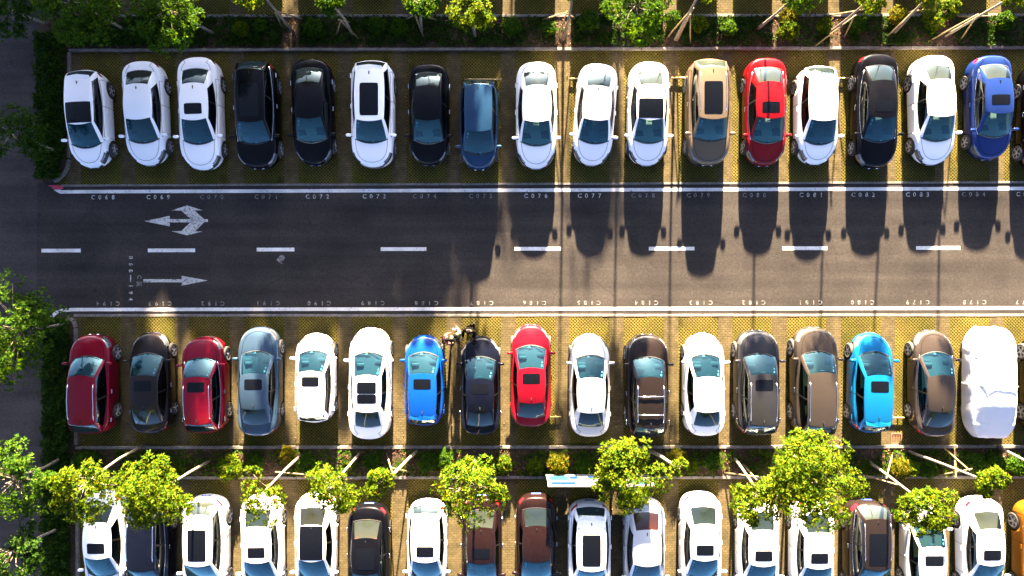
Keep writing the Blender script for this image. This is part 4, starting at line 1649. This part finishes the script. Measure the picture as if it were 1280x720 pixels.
# taller trees along the next aisle, outside the photo; they shade the left half of it
shade_rng = random.Random(77)
for k in range(16):
    x = -29.4 + k * 1.9
    if x > -1.6:
        break
    y = 24.3 if k % 2 == 0 else 26.9
    hz = 4.75 if k % 2 == 0 else 5.4
    tree('shade tree along the next aisle, outside the picture', None, None, 0, 2.05, 100 + k, nl=26, per=(34 if x < -5 else 20), mat='leaf_dark', bark='bark', leaf=.30, flat=.85, trunk_r=.13,
         group='trees of the next aisle, out of frame', world=((x, y, 0), (x + shade_rng.uniform(-.1, .1), y, hz)), lobe=.42)
for k in range(18):  # unseen low trees, added to shade the upper bed
    x = -29.5 + k * 1.62
    if abs(x + 9.95) < .85 or x > -1.4:  # gap left so one strip of sun gets through
        continue
    tree('low bushy tree added outside the picture to block the sun', None, None, 0, 1.15, 170 + k, nl=14, per=22, mat='leaf_dark', bark='bark', leaf=.24, flat=1.05, trunk_r=.07, group='low trees added out of frame to block the sun', world=((x, 22.6, 0), (x, 22.6, 2.35)), lobe=.45)
for k, (x, y, z, r_) in enumerate(((-29.0, 25.5, 8.3, 2.4), (-25.8, 27.0, 8.9, 2.4), (-23.0, 25.2, 8.2, 2.3), (-26.5, 31, 11.5, 2.6), (-22.6, 31, 11.2, 2.5), (-19.6, 27.5, 8.3, 1.9), (-16.8, 25.5, 7.7, 1.5), (-18.2, 26.5, 9.3, 1.9), (-14.6, 26.5, 8.9, 1.5))):
    tree('tall shade tree at the left end of the next aisle, outside the picture', None, None, 0, r_, 140 + k, nl=24, per=30, mat='leaf_dark', bark='bark', leaf=.30, flat=.9, trunk_r=.17, group='tall trees of the next aisle, out of frame', world=((x, y, 0), (x, y, z)), lobe=.42)
tree('shade tree along the next aisle, outside the picture', None, None, 0, 1.7, 131, nl=14, per=17, mat='leaf_dark', bark='bark', leaf=.20, trunk_r=.10, group='trees of the next aisle, out of frame', world=((4.1, 25.5, 0), (4.2, 25.5, 4.7)))
tree('shade tree along the next aisle, outside the picture', None, None, 0, 1.7, 130, nl=16, per=24, mat='leaf_dark', bark='bark', leaf=.22, trunk_r=.10, group='trees of the next aisle, out of frame', world=((0.2, 25.5, 0), (0.2, 25.5, 4.6)))

support('three wooden props round the trunk above the black SUV', [((382, 25), (346, 14), 1.9), ((350, 27), (344, 16), 1.9), ((352, 34), (345, 16), 1.9)])
support('wooden props of the small tree above bay C072', [((449, 49), (424, 24), 1.7), ((420, 45), (426, 26), 1.7), ((437, 28), (423, 25), 1.7)])
support('wooden props of the young tree above bay C074', [((546, 25), (522, 18), 1.8), ((530, 48), (519, 19), 1.8), ((507, 25), (518, 18), 1.8)])
support('wooden props of the trunk above bay C076', [((677, 25), (707, 16), 1.8), ((695, 55), (709, 14), 1.8), ((719, 23), (708, 17), 1.8)])
support('wooden props of the trunk above the tan SUV', [((833, 48), (866, 10), 1.9), ((863, 56), (863, 18), 1.9), ((846, 52), (867, 10), 1.9)])
support('wooden props of the trunk above the white hatchback', [((1018, 58), (1070, 19), 1.9), ((1027, 21), (1079, 12), 1.5), ((1055, 47), (1068, 20), 1.9)])
support('wooden props of the trunk above the long black sedan', [((1106, 49), (1144, 12), 1.9), ((1125, 17), (1154, 12), 1.4)])
support('wooden props of the long slanting tree at the upper right', [((1160, 52), (1222, 18), 2.0), ((1199, 52), (1223, 18), 2.0), ((1192, 21), (1236, 20), 1.2)])
support('pale props round the trunk left of the biggest crown', [((905, 591), (948, 596), 1.6), ((928, 579), (946, 600), 1.8)])
support('thin props of the slanting tree over the silver sedan', [((1073, 592), (1122, 606), 1.6), ((1116, 566), (1108, 598), 1.7)])
support('pale props of the thin slanting tree at the lower right', [((1193, 559), (1195, 597), 1.6), ((1165, 596), (1215, 586), 1.5), ((1180, 560), (1212, 588), 1.6)])
support('wooden props of the sparse young tree, lower bed', [((402, 595), (344, 590), 1.8), ((380, 567), (350, 594), 1.9)])
support('wooden prop of the very small young tree, lower bed', [((523, 562), (494, 592), 1.9), ((483, 566), (490, 590), 1.7), ((512, 590), (490, 585), 1.4)])

# clipped round shrubs
SHRUB = {}
for key, mat, n in (('dark', 'leaf_mid', 230), ('green', 'leaf_mid', 230), ('bright', 'leaf_bright', 210), ('yellow', 'leaf_yellow', 200)):
    g = np.random.default_rng(len(key) * 7 + n)
    w = unit(g.normal(size=(n, 3)))
    w[:, 2] = np.abs(w[:, 2]) * .9
    q = w * g.uniform(.7, 1.0, (n, 1)) * (1 + .16 * np.sin(w[:, :1] * 7 + w[:, 1:2] * 5)) * np.array([.42, .42, .5]) + np.array([0, 0, .18])
    co = rosettes(g, q, w + np.array([0, 0, .5]), 6, .12, .06)
    SHRUB[key] = (quads_mesh(co, len(co) // 4, mat), mat)
STEM = tube_mesh([(0, 0, -.05), (0, 0, .3)], [.03, .02], 6)


def shrub(label, px, py, r, key, seed):
    root = empty('shrub', P(px, py, .09))
    tag(root, label, 'shrub', 'shrubs in the planting beds')
    me, mat = SHRUB[key]
    o = mesh_obj('foliage', me, mat, root)
    s = r / S / .45
    o.scale = (s, s, s * .9)
    o.rotation_euler = (0, 0, seed * 1.3)
    o = mesh_obj('stem', STEM, 'bark', root)


for i, (x, y, r, k, lb) in enumerate([
    (303, 39, 10, 'bright', 'lighter of two small shrubs left of the propped trunk above the black SUV'),
    (327, 34, 9, 'dark', 'darker of two small shrubs left of the propped trunk above the black SUV'),
    (394, 37, 12, 'dark', 'dark shrub right of the sunlit strip above bay C072'),
    (472, 34, 11, 'green', 'round clipped shrub above the white SUV at bay C073'),
    (500, 37, 11, 'dark', 'loose dark shrub left of the props above bay C074'),
    (639, 36, 12, 'green', 'round shrub in the upper bed between bays C075 and C076'),
    (686, 38, 10, 'dark', 'dark shrub left of the sunlit strip above bay C076'),
    (736, 28, 13, 'green', 'largest round clipped shrub, above bay C077'),
    (840, 26, 11, 'green', 'shrub at the right end of the broad leafy tree'),
    (872, 32, 11, 'bright', 'bright shrub right of the props above the tan SUV'),
    (909, 38, 10, 'green', 'small green shrub above the tan and red cars'),
    (984, 22, 13, 'yellow', 'yellow sunlit shrub above bay C081'),
    (983, 40, 13, 'bright', 'bright green shrub just below the yellow one, upper bed'),
    (1028, 34, 10, 'bright', 'small bright shrub left of the sunlit strip above the white hatchback'),
    (1066, 34, 11, 'green', 'green shrub right of the props above the white hatchback'),
    (1119, 22, 12, 'yellow', 'yellowish shrub above the long black sedan'),
    (1162, 30, 13, 'bright', 'leafy bright shrub above the white sedan at bay C083'),
    (1180, 14, 15, 'bright', 'tall leafy bush at the top edge above bay C083'),
    (1252, 28, 12, 'green', 'round green shrub above the blue sedan'),
    (112, 578, 16, 'dark', 'dark shrub at the left end of the lower bed'),
    (291, 583, 16, 'bright', 'wide shrub right of the tree that hides the navy SUV'),
    (322, 578, 11, 'dark', 'dark shrub above the fourth bottom car'),
    (361, 566, 11, 'yellow', 'yellowish shrub beside the kerb, left of the sparse young tree'),
    (385, 576, 12, 'green', 'green shrub right of the sparse young tree'),
    (466, 576, 11, 'dark', 'dark shrub left of the very small young tree'),
    (536, 577, 12, 'green', 'green shrub left of the airy tree'),
    (556, 572, 12, 'dark', 'dark shrub at the left side of the airy tree'),
    (630, 579, 12, 'bright', 'bright shrub at the right side of the airy tree'),
    (668, 581, 11, 'bright', 'bright shrub above the left end of the sign board'),
    (697, 578, 14, 'yellow', 'orange yellow shrub above the sign board'),
    (728, 582, 10, 'green', 'dark green shrub above the right part of the sign board'),
    (846, 572, 13, 'yellow', 'yellow shrub right of the dense round tree'),
    (864, 580, 10, 'bright', 'bright shrub next to the yellow one by the forked trunk'),
    (889, 576, 11, 'green', 'green shrub in the lower bed below the white sedan at bay C183'),
    (1120, 584, 13, 'yellow', 'yellow shrub beside the thin props, lower bed right'),
    (1135, 584, 11, 'bright', 'bright shrub touching the yellow one, lower bed right'),
    (1157, 585, 11, 'green', 'round green shrub below the grey brown sedan'),
    (1214, 576, 12, 'green', 'green shrub below the covered car'),
    (1238, 578, 13, 'dark', 'dark shrub at the right below the covered car'),
    (1265, 580, 12, 'dark', 'dark shrub at the right edge of the lower bed')]):
    shrub(lb, x, y, r, k, i)


def cover(name, label, poly, n, seed, hfun, leaf, mat, per=6, mask=None, cat='ground cover'):
    """Low leaf cover over pixel rectangles."""
    g = np.random.default_rng(seed)
    pts = []
    tot = sum((x1 - x0) * (y1 - y0) for x0, y0, x1, y1 in poly)
    for x0, y0, x1, y1 in poly:
        k = int(n * (x1 - x0) * (y1 - y0) / tot)
        xs, ys = g.uniform(x0, x1, k), g.uniform(y0, y1, k)
        if mask:
            keep = np.array([mask(a, b) > g.random() for a, b in zip(xs, ys)])
            xs, ys = xs[keep], ys[keep]
        z = np.array([hfun(a, b) for a, b in zip(xs, ys)]) * g.uniform(.35, 1.0, len(xs)) + .09
        pts.append(np.stack([(xs - 640) / S, (360 - ys) / S, z], 1))
    pts = np.concatenate(pts)
    ax = g.normal(0, .5, pts.shape) + np.array([0, 0, 1.0])
    co = rosettes(g, pts, ax, per, leaf, leaf * .5)
    o = mesh_obj(name, quads_mesh(co, len(co) // 4, mat), mat)
    return stuff(o, label, cat)


from mathutils import noise as mnoise
hz = lambda x, y: .42 + .22 * mnoise.noise(Vector((x / 17, y / 17, 0)))
cover('hedge', 'dense dark hedge along the left road beside the top row', [(52, 44, 86, 200), (52, 200, 80, 224)], 2300, 51, hz, .13, 'leaf_dark', cat='hedge')
cover('hedge', 'dense dark hedge along the left road beside the lower rows', [(60, 402, 93, 720), (66, 398, 88, 402)], 3600, 52, hz, .13, 'leaf_dark', cat='hedge')
hz2 = lambda x, y: .16 + .14 * mnoise.noise(Vector((x / 14, y / 9, 3)))
mk = lambda x, y: .75 + 1.1 * mnoise.noise(Vector((x / 26, y / 16, 1.7))) - (.9 if any(abs(x - (704 + 67.8 * k)) < 11 for k in (-5, 0, 2, 4, 5, 7)) else 0) + (.5 if x < 260 else 0)
cover('ground_cover', 'low dark ground cover growing in the upper planting bed', [(90, 22, 1300, 58)], 9500, 53, hz2, .11, 'leaf_dark', mask=mk)
cover('ground_cover', 'dense foliage along the upper bed near the left corner', [(90, 40, 250, 59)], 700, 54, lambda x, y: .35, .12, 'leaf_dark')
mk2 = lambda x, y: .55 + 1.2 * mnoise.noise(Vector((x / 24, y / 16, 5.7))) + (.3 if x < 330 else 0)
cover('ground_cover', 'light green weeds and low plants along the lower planting bed', [(98, 562, 1300, 593)], 2200, 57, hz2, .12, 'leaf_bright', mask=lambda x, y: .15 + 1.6 * mnoise.noise(Vector((x / 30, y / 14, 9.1))))
cover('ground_cover', 'low green ground cover growing in the lower planting bed', [(98, 562, 1300, 593)], 5600, 55, hz2, .10, 'leaf_mid', mask=mk2)
# fallen leaves
g = np.random.default_rng(60)
n = 5200
xs = g.uniform(92, 1300, n)
ys = np.where(g.random(n) < .5, g.uniform(22, 62, n), g.uniform(560, 594, n))
q = np.stack([(xs - 640) / S, (360 - ys) / S, np.full(n, .098)], 1)
co = rosettes(g, q, g.normal(0, .2, (n, 3)) + np.array([0, 0, 1.0]), 2, .085, .05, droop=0)
co[:, 2] = np.maximum(co[:, 2], .093)
stuff(mesh_obj('fallen_leaves', quads_mesh(co, len(co) // 4, 'litter'), 'litter'), 'dry fallen leaves lying on the soil of the beds', 'leaves')
n = 1500
xs = g.uniform(100, 1300, n)
ys = np.where(g.random(n) < .4, 64 + g.exponential(16, n), np.where(g.random(n) < .55, 556 - g.exponential(12, n), 599 + g.exponential(10, n)))
q = np.stack([(xs - 640) / S, (360 - ys) / S, np.full(n, .022)], 1)
co = rosettes(g, q, g.normal(0, .15, (n, 3)) + np.array([0, 0, 1.0]), 1, .08, .05, droop=0)
co[:, 2] = np.maximum(co[:, 2], .021)
stuff(mesh_obj('fallen_leaves', quads_mesh(co, len(co) // 4, 'litter'), 'litter'), 'dry leaves scattered over the paving along the kerbs', 'leaves')


# ------------------------------------------------------------------ sign board
def sign_board():
    c0, c1 = P(683, 591, 0), P(806, 592, 0)
    yb = c0.y
    root = empty('sign_board', ((c0.x + c1.x) / 2, yb, .09))
    tag(root, 'white framed blue and white sign board standing at the lower kerb', 'sign')
    w = c1.x - c0.x
    z0, z1 = .42, 1.98
    mesh_obj('board', box_mesh((0, 0, (z0 + z1) / 2), (w, .05, z1 - z0), .008, seg=1), simple('sign_white', (.075, .08, .085), .8, 0, 0, .05), root)
    fr = simple('sign_frame', (.20, .20, .20), .5, .0)
    for nm, c, s in (('frame_bar', (0, .01, z0), (w + .1, .09, .07)), ('frame_bar', (0, .01, z1), (w + .1, .09, .07)), ('frame_bar', (-w / 2, .01, (z0 + z1) / 2), (.07, .088, z1 - z0)), ('frame_bar', (w / 2, .01, (z0 + z1) / 2), (.07, .088, z1 - z0))):
        mesh_obj(nm, box_mesh(c, s, .01, seg=1), fr, root)
    for x in (-w / 2 + .3, w / 2 - .3):
        mesh_obj('post', box_mesh((x, -.05, .21), (.07, .05, .5)), fr, root)
    blue = simple('sign_blue', (.0015, .012, .045), .8, 0, 0, .05)
    pale = simple('sign_pale', (.007, .042, .075), .8, 0, 0, .05)
    dark = simple('sign_ink', (.002, .002, .004), .7)
    # panels and lettering, as seen from the aisle side (the board faces the upper rows)
    px = lambda t: -w / 2 + t * w
    for t0, t1, s0, s1, mt in ((.03, .26, .08, .32, blue), (.02, .2, .5, .9, pale), (.22, .30, .62, .9, blue), (.40, .56, .72, .92, blue), (.46, .62, .60, .70, pale), (.62, .78, .08, .34, blue), (.66, .86, .6, .92, blue), (.80, .96, .1, .5, pale)):
        mesh_obj('panel', box_mesh(((px(t0) + px(t1)) / 2, .029, z0 + (z1 - z0) * (1 - (s0 + s1) / 2)), ((t1 - t0) * w, .008, (s1 - s0) * (z1 - z0))), mt, root)
    rng = random.Random(4)
    for k, t in enumerate((.31, .355, .41, .455, .50, .55, .60)):
        bm = bmesh.new()
        cx, cz, sz = px(t), z0 + (z1 - z0) * (.62 if k % 2 else .74), .17
        for s in range(5):
            if s % 2:
                bm_box(bm, (cx + rng.uniform(-.06, .06), .030 + .0012 * s, cz + rng.uniform(-.05, .05)), (.022, .006, sz * rng.uniform(.6, 1)))
            else:
                bm_box(bm, (cx + rng.uniform(-.02, .02), .030 + .0012 * s, cz + rng.uniform(-.08, .08)), (sz * rng.uniform(.5, .95), .006, .022))
        mesh_obj('lettering', bm_mesh(bm), dark, root)


sign_board()

# steel wheel stops behind the cars
for i, (x, y, lb) in enumerate(((604, 99.5, 'fully visible steel wheel stop behind the steel blue hatchback'), (734, 98.5, 'steel wheel stop peeping out behind the slanted white sedan'), (862, 97.5, 'steel wheel stop peeping out beside the tan SUV'), (1064, 98, 'steel wheel stop left of the long black sedan'), (678, 521, 'steel wheel stop behind the crimson red sedan, middle row'), (1107, 522, 'steel wheel stop beside the sky blue hatchback'))):
    c = P(x, y, .1)
    root = empty('wheel_stop', (c.x, c.y, .018))
    tag(root, lb, 'wheel stop', 'steel wheel stops')
    mesh_obj('bar', tube_mesh([(-.84, 0, .11), (0, 0, .115), (.84, 0, .11)], .035, 8), simple('stop_steel', (.38, .27, .12), .5, .3), root)
    for s in (-.6, .6):
        mesh_obj('foot', box_mesh((s, 0, .045), (.06, .1, .1)), 'stop_steel', root)

# drain grate in the paving
c = P(1120, 548)
root = empty('drain_grate', (c.x, c.y, .018))
tag(root, 'small square rusty drain grate at the lower kerb', 'drain')
rust = simple('rust', (.16, .075, .045), .8, .2)
for cx, cy, sx, sy in ((0, .22, .5, .05), (0, -.22, .5, .05), (.225, 0, .05, .39), (-.225, 0, .05, .39)):
    mesh_obj('rim_bar', box_mesh((cx, cy, .012), (sx, sy, .03)), rust, root)
for k in range(5):
    mesh_obj('grate_bar', box_mesh((-.14 + .07 * k, 0, .008), (.028, .386, .02)), rust, root)


# ------------------------------------------------------------------ people
def skin(joints, edges, root_i=0, sub=2):
    me = bpy.data.meshes.new('sk')
    me.from_pydata([j[:3] for j in joints], edges, [])
    o = bpy.data.objects.new('sk', me)
    col.objects.link(o)
    md = o.modifiers.new('skin', 'SKIN')
    md.use_smooth_shade = True
    for i, j in enumerate(joints):
        sv = me.skin_vertices[0].data[i]
        sv.radius = (j[3], j[4] if len(j) > 4 else j[3])
        sv.use_root = (i == root_i)
    ms = o.modifiers.new('s', 'SUBSURF')
    ms.levels = sub
    ms.render_levels = sub
    dg = bpy.context.evaluated_depsgraph_get()
    r = bpy.data.meshes.new_from_object(o.evaluated_get(dg))
    bpy.data.objects.remove(o)
    r.polygons.foreach_set('use_smooth', [True] * len(r.polygons))
    return r


def person(label, px, py, facing, tall, top_c, leg_c, hair_c, lean=0.0, arm=(.35, .2), seed=0, sleeve=False):
    base = P(px, py, 0)
    root = empty('person', (base.x, base.y, .017), facing)
    root.scale = (tall / 1.7,) * 3
    tag(root, label, 'person')
    skin_m = simple('skin', (.13, .07, .05), .7, 0, 0, .2)
    tm = simple('cloth_%s' % label[:14].replace(' ', '_'), top_c, .95, 0, 0, .04)
    lm = simple('legs_%s' % label[:14].replace(' ', '_'), leg_c, .95, 0, 0, .04)
    hm = simple('hair_%d' % seed, hair_c, .8, 0, 0, .08)
    # front is +y; lean bends the trunk forward
    ln = lambda z: max(0.0, z - .95) * lean
    J = [(0, 0, .95, .12, .09), (0, ln(1.2), 1.20, .125, .085), (0, ln(1.40), 1.40, .10, .07), (0, ln(1.47) + .01, 1.48, .05), (0, ln(1.58) + .03, 1.57, .075, .085), (0, ln(1.68) + .02, 1.66, .07, .08)]
    E = [(0, 1), (1, 2), (2, 3), (3, 4), (4, 5)]
    hands = []
    step = .16
    for s, a in ((-1, arm[0]), (1, arm[1])):
        k = len(J)
        sh_ = Vector((s * .19, ln(1.4), 1.40))
        el = sh_ + Vector((s * .06, .26 * math.sin(a), -.26 * math.cos(a)))
        wr = el + Vector((-s * .03, .24 * math.sin(a * 1.9 + .2), -.24 * math.cos(a * 1.9 + .2)))
        J += [(*sh_, .055), (*el, .042), (*wr, .03)]
        E += [(2, k), (k, k + 1), (k + 1, k + 2)]
        hands.append((s, wr, (wr - el).normalized(), k + 2))
        k = len(J)
        st = step * s
        J += [(s * .09, 0, .88, .085), (s * .095, st * .45 + .02, .48, .058), (s * .10, st, .09, .04), (s * .105, st + .13, .035, .03)]
        E += [(0, k), (k, k + 1), (k + 1, k + 2), (k + 2, k + 3)]
    # palms, four fingers and a thumb
    for s, wr, d, k in hands:
        side = Vector((0, 1, 0)) - d * d.y
        side.normalize()
        p0 = len(J)
        palm = wr + d * .07
        J.append((*palm, .026, .036))
        E.append((k, p0))
        for q, l in ((-.03, .062), (-.01, .075), (.01, .07), (.03, .055)):
            f0 = len(J)
            a_ = palm + d * .035 + side * q
            J += [(*a_, .009), (*(a_ + d * l * .6), .008), (*(a_ + d * l + Vector((-s * .012, 0, 0))), .007)]
            E += [(p0, f0), (f0, f0 + 1), (f0 + 1, f0 + 2)]
        f0 = len(J)
        J += [(*(palm - d * .02 + side * .042), .010), (*(palm + d * .02 + side * .062), .008)]
        E += [(p0, f0), (f0, f0 + 1)]
    mesh_obj('body', skin(J, E), skin_m, root)
    T = [(0, 0, .84, .16, .12), (0, ln(.93), .98, .165, .12), (0, ln(1.2), 1.20, .17, .12), (0, ln(1.38), 1.39, .145, .10)]
    TE = [(0, 1), (1, 2), (2, 3)]
    for s, wr, d, k in hands:
        a = J[k - 2], J[k - 1]
        q = len(T)
        mid = Vector(a[0][:3]).lerp(Vector(a[1][:3]), .92)
        T += [(*a[0][:3], .085), (*mid, .066)]
        TE += [(3, q), (q, q + 1)]
        if sleeve:
            T += [(*a[1][:3], .075), (*J[k][:3], .06)]
            TE += [(q + 1, q + 2), (q + 2, q + 3)]
    mesh_obj('top', skin(T, TE), tm, root)
    Lg = [(0, 0, .94, .15, .11)]
    LE = []
    for s in (-1, 1):
        st = step * s
        q = len(Lg)
        Lg += [(s * .095, 0, .84, .10), (s * .097, st * .45 + .02, .48, .075), (s * .10, st, .13, .058)]
        LE += [(0, q), (q, q + 1), (q + 1, q + 2)]
        mesh_obj('shoe', superbox((s * .103, st + .06, .04), (.10, .27, .08), 6, .7), simple('shoe_dark', (.03, .03, .03), .6), root)
    mesh_obj('trousers', skin(Lg, LE), lm, root)
    hy, hz_ = ln(1.62) + .01, 1.625
    hair = superbox((0, hy - .012, hz_ + .025), (.20, .235, .23), 8, .95)
    mesh_obj('hair', hair, hm, root)
    mesh_obj('nose', superbox((0, hy + .112, hz_ - .055), (.03, .03, .045), 5, .9), skin_m, root)
    for s in (-1, 1):
        mesh_obj('eye', superbox((s * .032, hy + .098, hz_ - .02), (.024, .014, .014), 5, .9), simple('eye_dark', (.03, .02, .02), .3), root)
    mesh_obj('mouth', superbox((0, hy + .10, hz_ - .095), (.045, .014, .012), 5, .9), simple('lips', (.35, .10, .09), .5), root)
    return root


person('person in a pink top walking beside the blue hatchback', 559, 422.5, R(-75), 1.62, (.26, .085, .075), (.012, .012, .02), (.003, .0025, .0025), lean=.25, arm=(.25, .45), seed=1)
person('person in a pale green top next to the person in pink', 573.5, 418, R(35), 1.66, (.19, .19, .085), (.02, .02, .02), (.003, .0025, .0025), lean=.08, arm=(.15, .5), seed=2)
person('person dressed in black in front of the navy black sedan', 589, 409, R(170), 1.72, (.0015, .0015, .002), (.002, .002, .002), (.0015, .0015, .0015), lean=.18, arm=(.4, .5), seed=3, sleeve=True)
c = P(569.5, 412, .95)
bagr = empty('handbag', (c.x, c.y, .62))
tag(bagr, 'white handbag held by the person in pale green', 'bag')
bm = bmesh.new()
bm_box(bm, (0, 0, .15), (.30, .13, .24))
bevel_all(bm, .03, 2)
mesh_obj('bag_body', bm_mesh(bm, True), simple('bag_white', (.40, .36, .36), .5), bagr)
mesh_obj('bag_strap', tube_mesh([(-.11, 0, .26), (-.09, 0, .38), (0, 0, .43), (.09, 0, .38), (.11, 0, .26)], .012, 6), simple('bag_blue', (.06, .07, .25), .5), bagr)
